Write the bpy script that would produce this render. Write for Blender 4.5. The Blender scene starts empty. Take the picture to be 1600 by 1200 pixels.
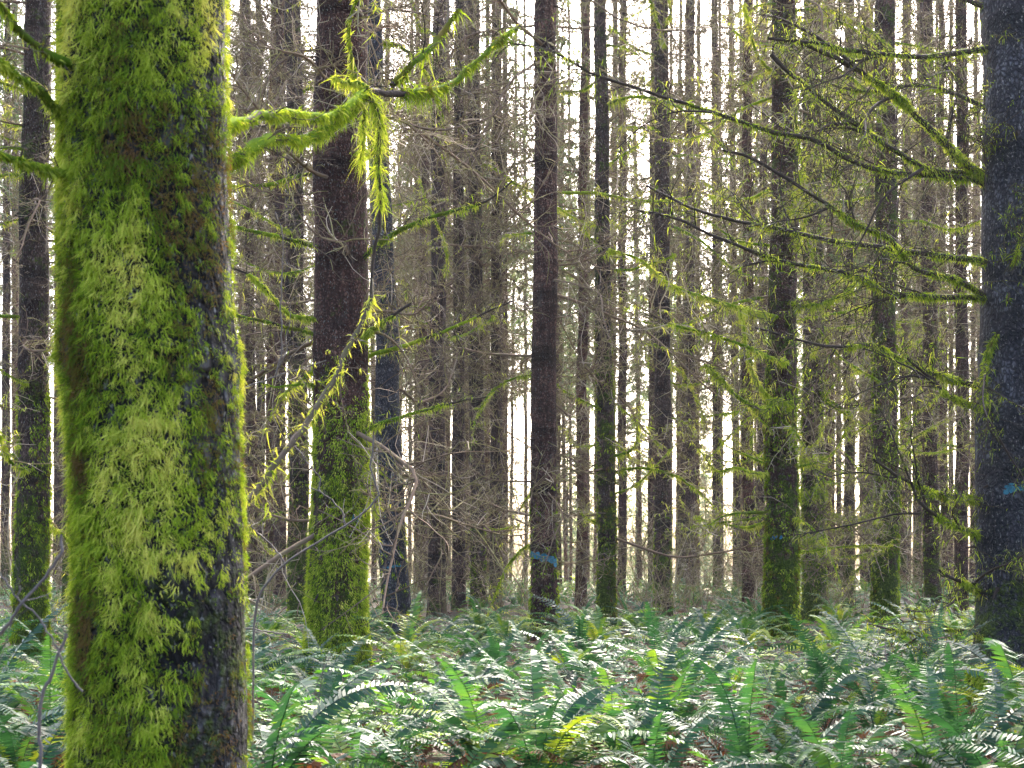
import bpy, math, random
import numpy as np
from mathutils import Vector

# ------------------------------------------------------------------ basics
F, HC, YH = 2222.0, 1.1, 880.0          # focal length in photo pixels, eye height, horizon row
sc = bpy.context.scene
COL = sc.collection
rs = np.random.RandomState(11)
random.seed(5)
R = math.radians

def W(px, py, Z):
    return np.array([(px - 800.0) / F * Z, Z, HC + (YH - py) / F * Z])

def gz(x, y):
    x = np.asarray(x, float); y = np.asarray(y, float)
    h = 0.09 * np.sin(x * 0.55 + 1.3) * np.cos(y * 0.41) + 0.05 * np.sin(x * 1.7 + y * 1.1) + 0.04 * np.sin(y * 1.9 - x * 0.6)
    far = np.clip((y - 60.0) / 60.0, 0, 1)
    return h * np.clip((y - 1.5) / 4, 0, 1) * (1 - far) - 3.0 * far * far

def vnoise(P, seed=0):
    P = np.asarray(P, float)
    I = np.floor(P).astype(np.int64); f = P - I
    f = f * f * (3 - 2 * f)
    def hsh(i, j, k):
        n = (i * 374761393 + j * 668265263 + k * 2147483647 + seed * 1274126177) & 0x7fffffff
        n = ((n ^ (n >> 13)) * 1274126177) & 0x7fffffff
        return ((n ^ (n >> 16)) & 0xffff) / 65535.0
    out = 0
    for dx in (0, 1):
        for dy in (0, 1):
            for dz in (0, 1):
                w = (f[:, 0] if dx else 1 - f[:, 0]) * (f[:, 1] if dy else 1 - f[:, 1]) * (f[:, 2] if dz else 1 - f[:, 2])
                out = out + w * hsh(I[:, 0] + dx, I[:, 1] + dy, I[:, 2] + dz)
    return out

def fbm(P, seed=0, o=3):
    s, a, t = 0, 1.0, 0.0
    for k in range(o):
        s = s + a * vnoise(np.asarray(P) * (2.0 ** k), seed + k); t += a; a *= 0.5
    return s / t

def sm(a, b, x):
    t = np.clip((x - a) / (b - a), 0, 1)
    return t * t * (3 - 2 * t)

def norm(v):
    return v / np.maximum(np.linalg.norm(v, axis=-1, keepdims=True), 1e-9)

# ------------------------------------------------------------------ mesh collector
class MB:
    def __init__(s):
        s.V, s.Q, s.T, s.n = [], [], [], 0
    def add(s, V, Q, tint=0.5):
        V = np.asarray(V, np.float32).reshape(-1, 3)
        s.V.append(V); s.Q.append(np.asarray(Q, np.int32).reshape(-1, 4) + s.n)
        s.T.append(np.broadcast_to(np.asarray(tint, np.float32), (len(V),)).copy())
        s.n += len(V)
    def tubes(s, P, Rd, k=4, tint=0.5):
        """P [B,N,3] paths, Rd [B,N] radii"""
        P = np.asarray(P, float); Rd = np.asarray(Rd, float)
        if P.ndim == 2: P, Rd = P[None], Rd[None]
        B, N, _ = P.shape
        if B == 0: return
        T = norm(np.gradient(P, axis=1))
        m = norm(P[:, -1] - P[:, 0])
        ref = np.where(np.abs(m[:, 2:3]) < 0.7, np.array([[0, 0, 1.0]]), np.array([[1.0, 0, 0]]))
        U = norm(np.cross(T, ref[:, None, :])); Vv = np.cross(T, U)
        a = np.arange(k) * 2 * np.pi / k
        ring = U[:, :, None, :] * np.cos(a)[None, None, :, None] + Vv[:, :, None, :] * np.sin(a)[None, None, :, None]
        V = P[:, :, None, :] + ring * Rd[:, :, None, None]
        b, i, j = np.meshgrid(np.arange(B), np.arange(N - 1), np.arange(k), indexing='ij')
        j2 = (j + 1) % k
        o = b * N * k
        Q = np.stack([o + i * k + j, o + i * k + j2, o + (i + 1) * k + j2, o + (i + 1) * k + j], -1)
        t = np.broadcast_to(np.asarray(tint, float).reshape(-1, 1), (B, N * k)).reshape(-1)
        s.add(V, Q, t)
    def ribbons(s, P, Wd, side, tint=0.5):
        """P [B,N,3], Wd [B,N] full widths, side [B,3] or [B,N,3]"""
        P = np.asarray(P, float); B, N, _ = P.shape
        if B == 0: return
        side = np.asarray(side, float)
        if side.ndim == 2: side = side[:, None, :]
        h = side * (Wd * 0.5)[:, :, None]
        V = np.stack([P - h, P + h], 2)
        b, i = np.meshgrid(np.arange(B), np.arange(N - 1), indexing='ij')
        o = b * N * 2 + i * 2
        Q = np.stack([o, o + 1, o + 3, o + 2], -1)
        t = np.asarray(tint, float)
        t = np.broadcast_to(t.reshape(-1, 1), (B, N * 2)).reshape(-1)
        s.add(V, Q, t)
    def merge(s, o, fn):
        for V, Q, T in zip(o.V, o.Q, o.T):
            pass
        V = np.concatenate(o.V); Q = np.concatenate(o.Q); T = np.concatenate(o.T)
        s.add(fn(V), Q, T)
    def mesh(s, name, mat, off=None, smooth=True):
        V = np.concatenate(s.V); Q = np.concatenate(s.Q); T = np.concatenate(s.T)
        if off is not None: V = V - np.asarray(off, np.float32)[None]
        me = bpy.data.meshes.new(name)
        me.vertices.add(len(V)); me.vertices.foreach_set('co', V.astype(np.float32).ravel())
        me.loops.add(len(Q) * 4); me.loops.foreach_set('vertex_index', Q.astype(np.int32).ravel())
        me.polygons.add(len(Q))
        me.polygons.foreach_set('loop_start', (np.arange(len(Q)) * 4).astype(np.int32))
        me.polygons.foreach_set('use_smooth', np.full(len(Q), smooth, dtype=bool))
        at = me.attributes.new('tint', 'FLOAT', 'POINT'); at.data.foreach_set('value', T.astype(np.float32))
        me.materials.append(mat)
        me.update(calc_edges=True)
        return me

def obj(name, me, parent=None, loc=(0, 0, 0), rot=(0, 0, 0), scale=1.0):
    o = bpy.data.objects.new(name, me); COL.objects.link(o)
    if parent is not None: o.parent = parent
    o.location = loc; o.rotation_euler = rot
    o.scale = (scale, scale, scale) if np.isscalar(scale) else scale
    return o

def tag(o, label=None, cat=None, group=None, kind=None):
    if label: o['label'] = label
    if cat: o['category'] = cat
    if group: o['group'] = group
    if kind: o['kind'] = kind
    return o

def empty(name, loc, rz=0.0):
    return obj(name, None, None, loc, (0, 0, rz))

# ------------------------------------------------------------------ materials
class NT:
    def __init__(s, name):
        s.m = bpy.data.materials.new(name); s.m.use_nodes = True
        s.t = s.m.node_tree; s.t.nodes.clear()
        s.out = s.t.nodes.new('ShaderNodeOutputMaterial')
    def n(s, typ, ins=None, **kw):
        nd = s.t.nodes.new('ShaderNode' + typ)
        for k, v in kw.items(): setattr(nd, k, v)
        for k, v in (ins or {}).items(): s.set(nd.inputs[k], v)
        return nd
    def set(s, sock, v):
        if isinstance(v, bpy.types.NodeSocket): s.t.links.new(v, sock)
        else:
            if sock.type == 'RGBA' and len(v) == 3: v = (*v, 1)
            sock.default_value = v
    def math(s, op, a, b=0.0, c=None, clamp=False):
        nd = s.n('Math', operation=op, use_clamp=clamp)
        s.set(nd.inputs[0], a); s.set(nd.inputs[1], b)
        if c is not None: s.set(nd.inputs[2], c)
        return nd.outputs[0]
    def ramp(s, fac, stops):
        nd = s.n('ValToRGB'); e = nd.color_ramp.elements
        while len(e) < len(stops): e.new(0.5)
        for el, (p, c) in zip(e, stops):
            el.position = p; el.color = (*c, 1)
        s.set(nd.inputs[0], fac); return nd.outputs[0]
    def mix(s, f, a, b, mode='MIX'):
        nd = s.n('Mix', data_type='RGBA', blend_type=mode)
        s.set(nd.inputs[0], f); s.set(nd.inputs[6], a); s.set(nd.inputs[7], b)
        return nd.outputs[2]
    def noise(s, vec, scale, detail=4.0, rough=0.55, dist=0.0):
        nd = s.n('TexNoise', {'Scale': scale, 'Detail': detail, 'Roughness': rough, 'Distortion': dist})
        s.set(nd.inputs['Vector'], vec); return nd.outputs['Fac']
    def mapped(s, vec, scale):
        nd = s.n('Mapping'); s.set(nd.inputs['Vector'], vec); nd.inputs['Scale'].default_value = scale
        return nd.outputs[0]
    def attr(s, name, typ='GEOMETRY'):
        return s.n('Attribute', attribute_name=name, attribute_type=typ).outputs['Fac']
    def surf(s, sh):
        s.t.links.new(sh, s.out.inputs['Surface'])

def mat_bark(name, dark, mid, light, fleck=0.5, plate=26.0, rough=0.9, vert=0.35, spec=0.1):
    t = NT(name)
    co = t.n('TexCoord').outputs['Object']
    rnd = t.n('ObjectInfo').outputs['Random']
    shift = t.n('VectorMath', operation='ADD'); t.set(shift.inputs[0], co)
    cmb = t.n('CombineXYZ', {'X': t.math('MULTIPLY', rnd, 37.0), 'Y': t.math('MULTIPLY', rnd, 11.0), 'Z': t.math('MULTIPLY', rnd, 53.0)})
    t.set(shift.inputs[1], cmb.outputs[0]); p = shift.outputs[0]
    pv = t.mapped(p, (1, 1, vert))
    n1 = t.noise(pv, plate, 5, 0.62)
    vo = t.n('TexVoronoi', {'Scale': plate * 1.3}, feature='DISTANCE_TO_EDGE'); t.set(vo.inputs['Vector'], t.mapped(p, (1, 1, vert * 1.4)))
    crack = t.math('MULTIPLY', vo.outputs['Distance'], 3.0, clamp=True)
    wv = t.n('VectorMath', operation='ADD'); t.set(wv.inputs[0], t.mapped(p, (1, 1, vert * 1.4)))
    nz = t.n('TexNoise', {'Scale': plate * 0.6, 'Detail': 4.0}); t.set(nz.inputs['Vector'], pv)
    sc2 = t.n('VectorMath', operation='SCALE'); t.set(sc2.inputs[0], nz.outputs['Color']); sc2.inputs['Scale'].default_value = 2.2 / plate
    t.set(wv.inputs[1], sc2.outputs[0]); t.set(vo.inputs['Vector'], wv.outputs[0])
    rid = t.noise(t.mapped(p, (1, 1, 0.14)), plate * 0.75, 4, 0.6)
    n2 = t.noise(t.mapped(p, (0.5, 0.5, 1.6)), 9.0, 4, 0.6)
    big = t.noise(p, 2.2, 3, 0.5)
    v = t.math('ADD', t.math('MULTIPLY', n1, 0.45), t.math('MULTIPLY', n2, 0.25))
    v = t.math('ADD', v, t.math('MULTIPLY', t.math('SUBTRACT', rid, 0.35), 0.55))
    v = t.math('ADD', v, t.math('MULTIPLY', t.math('SUBTRACT', big, 0.5), 0.5))
    v = t.math('MULTIPLY', v, t.math('ADD', t.math('MULTIPLY', crack, 0.5), 0.55))
    bz = t.n('TexNoise', {'Scale': 2.6, 'Detail': 3.0}, noise_dimensions='1D'); t.set(bz.inputs['W'], t.math('ADD', t.n('SeparateXYZ', {'Vector': p}).outputs['Z'], t.math('MULTIPLY', n2, 0.12)))
    v = t.math('MULTIPLY', v, t.n('MapRange', {'Value': bz.outputs['Fac'], 'From Min': 0.3, 'From Max': 0.5, 'To Min': 0.55, 'To Max': 1.05}).outputs[0])
    col = t.ramp(v, [(0.12, dark), (0.36, mid), (0.62, light)])
    redf = t.math('MULTIPLY', t.attr('red', 'OBJECT'), t.math('MULTIPLY', t.noise(p, 7.0, 3, 0.5), 1.5), clamp=True)
    col = t.mix(redf, col, t.mix(1.0, col, (1.85, 1.12, 0.95), 'MULTIPLY'))
    fl = t.math('MULTIPLY', t.math('SUBTRACT', t.noise(t.mapped(p, (1, 1, 0.6)), 62.0, 3, 0.55), 0.61), 12.0, clamp=True)
    pale = t.math('MULTIPLY', t.math('SUBTRACT', t.noise(p, 5.0, 5, 0.65), 0.57), 5.0, clamp=True)
    fl = t.math('MAXIMUM', fl, t.math('MULTIPLY', pale, 0.30))
    col = t.mix(t.math('MULTIPLY', fl, fleck), col, (0.30, 0.295, 0.28))
    # moss growing over the bark: more of it low down
    z = t.n('SeparateXYZ', {'Vector': co}).outputs['Z']
    low = t.n('MapRange', {'Value': z, 'From Min': 0.2, 'From Max': 2.6, 'To Min': 0.30, 'To Max': 0.0}).outputs[0]
    mn = t.math('ADD', t.noise(p, 3.2, 4, 0.6), t.math('MULTIPLY', t.math('SUBTRACT', t.noise(p, 30.0, 3, 0.6), 0.5), 0.55))
    mo = t.math('ADD', t.math('ADD', mn, low), t.math('SUBTRACT', t.attr('moss', 'OBJECT'), 1.0))
    mo = t.math('MULTIPLY', mo, 5.0, clamp=True)
    mcol = t.ramp(t.noise(p, 38.0, 4, 0.65), [(0.3, (0.016, 0.026, 0.005)), (0.5, (0.05, 0.08, 0.010)), (0.72, (0.12, 0.17, 0.022))])
    col = t.mix(mo, col, mcol)
    bh = t.math('ADD', t.math('MULTIPLY', n1, 0.9), t.math('MULTIPLY', crack, 0.5))
    bh = t.math('ADD', bh, t.math('MULTIPLY', rid, 1.2))
    bh = t.math('ADD', bh, t.math('MULTIPLY', t.noise(p, 60.0, 3, 0.6), t.math('ADD', 0.3, mo)))
    bump = t.n('Bump', {'Strength': 1.0, 'Distance': 0.045, 'Height': bh})
    bs = t.n('BsdfPrincipled', {'Base Color': col, 'Roughness': rough, 'Specular IOR Level': spec, 'Normal': bump.outputs[0]})
    t.surf(bs.outputs[0]); return t.m

def mat_leafy(name, stops, trans=0.35, tmul=(1.5, 1.5, 0.7), rough=0.5, spec=0.4, nscale=9.0, jit=0.35, var=0.22):
    t = NT(name)
    co = t.n('TexCoord').outputs['Object']
    rnd = t.n('ObjectInfo').outputs['Random']
    f = t.math('ADD', t.attr('tint'), t.math('MULTIPLY', t.math('SUBTRACT', t.noise(co, nscale, 3, 0.6), 0.5), jit))
    f = t.math('ADD', f, t.math('MULTIPLY', t.math('SUBTRACT', rnd, 0.5), var), clamp=True)
    col = t.ramp(f, stops)
    bs = t.n('BsdfPrincipled', {'Base Color': col, 'Roughness': rough, 'Specular IOR Level': spec})
    tr = t.n('BsdfTranslucent', {'Color': t.mix(1.0, col, tmul, 'MULTIPLY')})
    mx = t.n('MixShader', {0: trans}); t.t.links.new(bs.outputs[0], mx.inputs[1]); t.t.links.new(tr.outputs[0], mx.inputs[2])
    t.surf(mx.outputs[0]); return t.m

def mat_plain(name, stops, rough=0.8, spec=0.3, nscale=14.0, jit=0.5):
    t = NT(name)
    co = t.n('TexCoord').outputs['Object']
    f = t.math('ADD', t.attr('tint'), t.math('MULTIPLY', t.math('SUBTRACT', t.noise(co, nscale, 4, 0.6), 0.5), jit), clamp=True)
    col = t.ramp(f, stops)
    bump = t.n('Bump', {'Strength': 0.5, 'Distance': 0.01, 'Height': t.noise(co, nscale * 5, 3, 0.6)})
    bs = t.n('BsdfPrincipled', {'Base Color': col, 'Roughness': rough, 'Specular IOR Level': spec, 'Normal': bump.outputs[0]})
    t.surf(bs.outputs[0]); return t.m

M = {}
M['bark'] = mat_bark('spruce_bark', (0.010, 0.0075, 0.008), (0.046, 0.031, 0.026), (0.16, 0.112, 0.092), 0.55)
M['bark_red'] = mat_bark('flaky_red_bark', (0.010, 0.007, 0.007), (0.050, 0.031, 0.027), (0.165, 0.108, 0.09), 0.5, plate=30.0, vert=0.55)
M['bark_blue'] = mat_bark('dark_rough_bark', (0.010, 0.010, 0.013), (0.032, 0.032, 0.039), (0.125, 0.125, 0.148), 0.6, plate=22.0, vert=0.45, rough=0.85, spec=0.15)
M['bark_wet'] = mat_bark('wet_black_bark', (0.006, 0.006, 0.007), (0.022, 0.020, 0.021), (0.085, 0.08, 0.082), 0.5, plate=15.0, vert=0.45, rough=0.85, spec=0.1)
M['moss'] = mat_leafy('moss', [(0.0, (0.13, 0.075, 0.030)), (0.18, (0.12, 0.10, 0.020)), (0.34, (0.075, 0.145, 0.011)), (0.60, (0.29, 0.385, 0.024)), (1.0, (0.64, 0.60, 0.12))], 0.30, (1.3, 1.25, 0.65), 0.9, 0.03, 5.0, 0.6)
M['branch'] = mat_plain('dead_branch_wood', [(0.0, (0.022, 0.016, 0.014)), (0.45, (0.06, 0.045, 0.036)), (0.75, (0.075, 0.085, 0.025)), (1.0, (0.20, 0.165, 0.14))], 0.9, 0.1)
M['twig'] = mat_plain('dead_twig_wood', [(0.0, (0.05, 0.036, 0.026)), (0.4, (0.16, 0.108, 0.072)), (0.65, (0.20, 0.18, 0.06)), (1.0, (0.42, 0.33, 0.25))], 0.9, 0.1)
M['stem'] = mat_plain('bare_grey_stem', [(0.0, (0.03, 0.022, 0.02)), (0.5, (0.085, 0.068, 0.06)), (1.0, (0.20, 0.17, 0.15))], 0.7)
M['fern'] = mat_leafy('sword_fern_leaf', [(0.0, (0.010, 0.042, 0.026)), (0.3, (0.020, 0.076, 0.042)), (0.56, (0.042, 0.118, 0.036)), (0.78, (0.10, 0.18, 0.028)), (1.0, (0.20, 0.26, 0.03))], 0.40, (1.6, 1.4, 0.5), 0.48, 0.24, 3.0, 0.45, 0.75)
M['fern_dead'] = mat_leafy('withered_fern_leaf', [(0.0, (0.055, 0.022, 0.010)), (0.5, (0.11, 0.047, 0.020)), (1.0, (0.20, 0.11, 0.055))], 0.25, (1.4, 1.1, 0.8), 0.7, 0.2)
M['needle'] = mat_leafy('conifer_needles', [(0.0, (0.030, 0.055, 0.035)), (0.5, (0.085, 0.12, 0.065)), (1.0, (0.22, 0.25, 0.13))], 0.5, (1.3, 1.4, 0.7), 0.6, 0.3)
M['broad'] = mat_leafy('broad_evergreen_leaf', [(0.0, (0.03, 0.085, 0.02)), (0.5, (0.06, 0.15, 0.025)), (1.0, (0.16, 0.26, 0.03))], 0.45, (1.4, 1.5, 0.5), 0.5, 0.2)
M['paint'] = mat_plain('blue_tree_paint', [(0.0, (0.012, 0.05, 0.07)), (0.5, (0.015, 0.11, 0.16)), (1.0, (0.04, 0.19, 0.26))], 0.7, 0.3, 40.0, 0.8)

def mat_ground():
    t = NT('forest_floor')
    co = t.n('TexCoord').outputs['Object']
    y = t.n('SeparateXYZ', {'Vector': co}).outputs['Y']
    n1 = t.noise(co, 3.0, 6, 0.65); n2 = t.noise(co, 26.0, 5, 0.7); n3 = t.noise(co, 0.9, 4, 0.6)
    lit = t.ramp(n2, [(0.25, (0.008, 0.006, 0.004)), (0.5, (0.026, 0.016, 0.010)), (0.68, (0.065, 0.036, 0.020)), (0.85, (0.15, 0.10, 0.06))])
    mo = t.ramp(n2, [(0.3, (0.015, 0.030, 0.006)), (0.7, (0.08, 0.13, 0.02))])
    mf = t.math('MULTIPLY', t.math('SUBTRACT', n1, 0.53), 9.0, clamp=True)
    near = t.mix(mf, lit, mo)
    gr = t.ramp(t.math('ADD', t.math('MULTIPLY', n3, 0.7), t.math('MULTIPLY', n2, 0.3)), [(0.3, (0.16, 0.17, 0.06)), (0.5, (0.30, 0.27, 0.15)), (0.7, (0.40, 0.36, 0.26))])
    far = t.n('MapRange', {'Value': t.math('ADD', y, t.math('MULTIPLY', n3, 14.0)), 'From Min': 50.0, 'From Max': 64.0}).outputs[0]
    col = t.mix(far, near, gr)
    bump = t.n('Bump', {'Strength': 0.8, 'Distance': 0.04, 'Height': t.math('ADD', n1, n2)})
    bs = t.n('BsdfPrincipled', {'Base Color': col, 'Roughness': 0.9, 'Specular IOR Level': 0.2, 'Normal': bump.outputs[0]})
    t.surf(bs.outputs[0]); return t.m
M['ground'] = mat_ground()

# ------------------------------------------------------------------ growth helpers
def grow(P0, D0, L, N, curl=0.25, grav=0.0, r=rs, lift=0.0):
    """curved paths: P0 [B,3], D0 [B,3], L [B] -> [B,N,3]"""
    B = len(P0); P = np.zeros((B, N, 3)); P[:, 0] = P0
    d = norm(np.asarray(D0, float)); st = (np.asarray(L) / (N - 1))[:, None]
    w = r.normal(size=(B, 3)) * curl
    for i in range(1, N):
        w = 0.6 * w + r.normal(size=(B, 3)) * curl * 0.6
        d = d + w
        d[:, 2] += grav + lift * (i / N)
        d = norm(d); P[:, i] = P[:, i - 1] + d * st
    return P

def along(P, t):
    """P [N,3], t in 0..1 -> points, tangents"""
    N = len(P); x = np.asarray(t) * (N - 1); i = np.clip(np.floor(x).astype(int), 0, N - 2); f = (x - i)[:, None]
    return P[i] * (1 - f) + P[i + 1] * f, norm(P[i + 1] - P[i])

def spline(pts, n):
    P = np.asarray(pts, float)
    d = np.r_[0, np.cumsum(np.linalg.norm(np.diff(P, axis=0), axis=1))]
    E = np.vstack([2 * P[0] - P[1], P, 2 * P[-1] - P[-2]])
    out = []
    for s in np.linspace(0, d[-1], n):
        i = min(max(np.searchsorted(d, s, side='right') - 1, 0), len(P) - 2)
        t = (s - d[i]) / max(d[i + 1] - d[i], 1e-9)
        p0, p1, p2, p3 = E[i], E[i + 1], E[i + 2], E[i + 3]
        out.append(0.5 * ((2 * p1) + (-p0 + p2) * t + (2 * p0 - 5 * p1 + 4 * p2 - p3) * t * t + (-p0 + 3 * p1 - 3 * p2 + p3) * t ** 3))
    return np.array(out)

def perp(T, r=rs):
    return norm(np.cross(T, r.normal(size=T.shape)))

def twigs_on(mb, P, nt, tl, r0, r=rs, sub=2, curl=0.28, t0=0.12, grav=0.0, k=3, tint=0.5):
    t = r.uniform(t0, 1.0, nt)
    p, T = along(P, t)
    d = norm(T * r.uniform(0.2, 0.9, (nt, 1)) + perp(T, r) * r.uniform(0.6, 1.1, (nt, 1)))
    L = tl * r.uniform(0.35, 1.15, nt) * (1.15 - 0.6 * t)
    Q = grow(p, d, L, 7, curl, grav, r)
    rr = r0 * np.linspace(1, 0.4, 7)[None] * r.uniform(0.7, 1.2, (nt, 1))
    mb.tubes(Q, rr, k, np.clip(tint + r.normal(size=nt) * 0.24, 0, 1))
    if sub:
        i = np.repeat(np.arange(nt), sub); m = len(i)
        j = r.randint(1, 6, m)
        p = Q[i, j]; T = norm(Q[i, j] - Q[i, j - 1])
        d = norm(T * 0.5 + perp(T, r) * 0.9)
        Q2 = grow(p, d, L[i] * r.uniform(0.2, 0.6, m), 4, curl * 1.3, grav, r)
        mb.tubes(Q2, r0 * 0.55 * np.linspace(1, 0.5, 4)[None] * np.ones((m, 1)), 3, np.clip(tint + 0.08 + r.normal(size=m) * 0.26, 0, 1))
    return Q

def strands(mb, P0, Nrm, L, Wd, tint, n=4, out=0.7, down=0.6, jit=0.4, grav=-0.25, r=rs):
    B = len(P0)
    d = norm(Nrm * out + np.array([[0, 0, -down]]) + r.normal(size=(B, 3)) * jit)
    P = grow(P0, d, L, n, 0.16, grav, r)
    side = norm(np.cross(d, r.normal(size=(B, 3))))
    prof = np.interp(np.linspace(0, 1, n), [0, 0.35, 1], [0.8, 1.0, 0.12])
    mb.ribbons(P, np.asarray(Wd).reshape(-1, 1) * prof[None], side, tint)

def moss_on(mb, P, rad, n, L=0.05, wd=0.008, hang=0.12, r=rs, base=0.62, sleeve=1.35, t0=0.0, t1=1.0, hangl=4.0):
    """moss sleeve with fuzz and hanging strands round a branch path"""
    N = len(P); i0, i1 = int(t0 * (N - 1)), max(int(t1 * (N - 1)), int(t0 * (N - 1)) + 2)
    seg = P[i0:i1 + 1]; rd = np.asarray(rad)[i0:i1 + 1]
    if sleeve and len(seg) > 2:
        q = rd * (1 + (sleeve - 1) * np.clip(np.interp(np.linspace(0, 1, len(seg)), np.linspace(0, 1, 9), r.uniform(-0.6, 2.4, 9)), 0, 3)) * (0.92 + 0.25 * r.rand(len(seg))); q[0] *= 0.5; q[-1] *= 0.3
        mb.tubes(seg, q, 6, 0.37)
    kx = np.linspace(0, 1, 17); ky = r.uniform(0.1, 1, 17) ** 1.6
    t = r.rand(n * 3); t = t[r.rand(n * 3) < np.interp(t, kx, ky) + 0.12][:n]; n = len(t)
    p, T = along(seg, t); rr = np.interp(t, np.linspace(0, 1, len(rd)), rd)
    nr = perp(T, r); nr[:, 2] -= 0.25; nr = norm(nr)
    hl = r.rand(n) < hang
    lens = L * r.uniform(0.4, 1.2, n) * (0.45 + 1.1 * np.interp(t, kx, ky)) * np.where(hl, r.uniform(1.3, hangl, n), 1)
    strands(mb, p + nr * (rr * 1.1)[:, None], nr, lens, wd * r.uniform(0.6, 1.4, n), np.clip(base + r.normal(size=n) * 0.14 + np.interp(t * 1.7 % 1, kx, ky[::-1]) * 0.2 - 0.1 + hl * 0.08, 0, 1), 4, 0.6, 0.55, 0.45, -0.3, r)

# ------------------------------------------------------------------ trunks
class Trunk:
    def __init__(s, base, top, r0, r1, seed, flare=0.35, knots=0.06, height=None, lump=0.04):
        """base / top: two world points on the axis; r0, r1 radii there"""
        s.b = np.asarray(base, float); s.t = np.asarray(top, float); s.r0, s.r1 = r0, r1
        s.h = height; s.flare, s.knots, s.seed, s.lump = flare, knots, seed, lump
        r = np.random.RandomState(seed)
        s.kz = np.cumsum(r.uniform(0.38, 0.75, 60)) + r.uniform(0, 0.4)
        s.kw = r.uniform(0.3, 1.0, 60); s.ks = r.uniform(0.025, 0.06, 60)
        s.ph = r.uniform(0, 6.28, 4); s.wob = r.uniform(0.005, 0.022)
    def axis(s, h):
        h = np.asarray(h, float); f = h / (s.t[2] - s.b[2])
        x = s.b[0] + (s.t[0] - s.b[0]) * f + s.wob * np.sin(h * 1.1 + s.ph[0]) + 0.5 * s.wob * np.sin(h * 2.9 + s.ph[1])
        y = s.b[1] + (s.t[1] - s.b[1]) * f + s.wob * np.sin(h * 1.3 + s.ph[2])
        return np.stack([x, y, s.b[2] + h], -1)
    def rad(s, h, th):
        h = np.asarray(h, float); th = np.asarray(th, float)
        f = h / (s.t[2] - s.b[2])
        r = s.r0 + (s.r1 - s.r0) * f
        r = np.maximum(r, 0.18 * s.r0)
        lobes = 1 + 0.25 * np.sin(3 * th + s.ph[0]) + 0.15 * np.sin(5 * th + s.ph[1])
        r = r * (1 + s.flare * lobes * np.exp(-np.maximum(h, -0.1) / 0.28))
        kn = 0
        for z, w, sd in zip(s.kz, s.kw, s.ks):
            kn = kn + w * np.exp(-((h - z) / sd) ** 2)
        pt = np.stack([np.cos(th) * 2.0, np.sin(th) * 2.0, h * 1.6 + s.seed * 3.1], -1)
        n = fbm(pt.reshape(-1, 3), s.seed, 3).reshape(h.shape)
        return r * (1 + s.knots * kn * (0.6 + 0.8 * n) + s.lump * 2 * (n - 0.5))
    def pts(s, h, th, off=0.0):
        c = s.axis(h); r = s.rad(h, th) + off
        n = np.stack([np.cos(th), np.sin(th), 0 * th], -1)
        return c + n * r[..., None], n
    def mesh(s, name, mat, k=24, nseg=80, h0=-0.35):
        mb = MB(); hh = h0 + (s.h - h0) * np.linspace(0, 1, nseg) ** 1.15
        h, th = np.meshgrid(hh, np.arange(k) * 2 * np.pi / k, indexing='ij')
        P, _ = s.pts(h, th)
        i, j = np.meshgrid(np.arange(nseg - 1), np.arange(k), indexing='ij'); j2 = (j + 1) % k
        mb.add(P, np.stack([i * k + j, i * k + j2, (i + 1) * k + j2, (i + 1) * k + j], -1))
        return mb.mesh(name, mat, s.b)
    def moss(s, mb, n, dens, L, wd, h0, h1, r, base=0.55, clump=9, down=0.5):
        """tufts of moss strands standing off the bark where dens(h, th) says so"""
        m = max(n // clump, 1)
        h = r.uniform(h0, h1, m * 3); th = r.uniform(0, 2 * np.pi, m * 3)
        keep = r.rand(m * 3) < dens(h, th)
        h, th = h[keep][:m], th[keep][:m]; m = len(h)
        if m == 0: return
        tc = np.clip(base + r.normal(size=m) * 0.13, 0, 1); lc = r.uniform(0.6, 1.35, m)
        h = np.repeat(h, clump) + r.normal(size=m * clump) * 0.018; th = np.repeat(th, clump) + r.normal(size=m * clump) * 0.018 / s.r0
        P, nn = s.pts(h, th, -0.003)
        strands(mb, P, nn, np.repeat(lc, clump) * L * r.uniform(0.5, 1.2, m * clump), wd * r.uniform(0.6, 1.3, m * clump),
                np.clip(np.repeat(tc, clump) + r.normal(size=m * clump) * 0.07, 0, 1), 4, 0.65, down, 0.33, -0.22, r)
    def paint(s, mb, h, th0, dth, hh, tilt, r, dabs=26):
        """dabs of sprayed paint, each a small curved sheet a few mm off the bark"""
        for q in range(dabs):
            u = r.uniform(-1, 1); a = th0 + u * dth
            z = h + u * tilt + r.normal() * hh * 0.45
            w = dth * r.uniform(0.04, 0.22); e = hh * r.uniform(0.12, 0.6)
            g = np.linspace(-1, 1, 5)
            A, B = np.meshgrid(g, g, indexing='ij'); k = 0.75 + 0.3 * r.rand(5, 5)
            rr = np.sqrt(A * A + B * B); sc_ = np.where(rr > 1.0, 1.0 / np.maximum(rr, 1e-6), 1.0) * k
            P, _ = s.pts(z + B * sc_ * e, a + A * sc_ * w, 0.005 + 0.0006 * (q % 6))
            i, j = np.meshgrid(np.arange(4), np.arange(4), indexing='ij')
            mb.add(P, np.stack([i * 5 + j, (i + 1) * 5 + j, (i + 1) * 5 + j + 1, i * 5 + j + 1], -1), r.uniform(0.2, 0.8))

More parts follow.
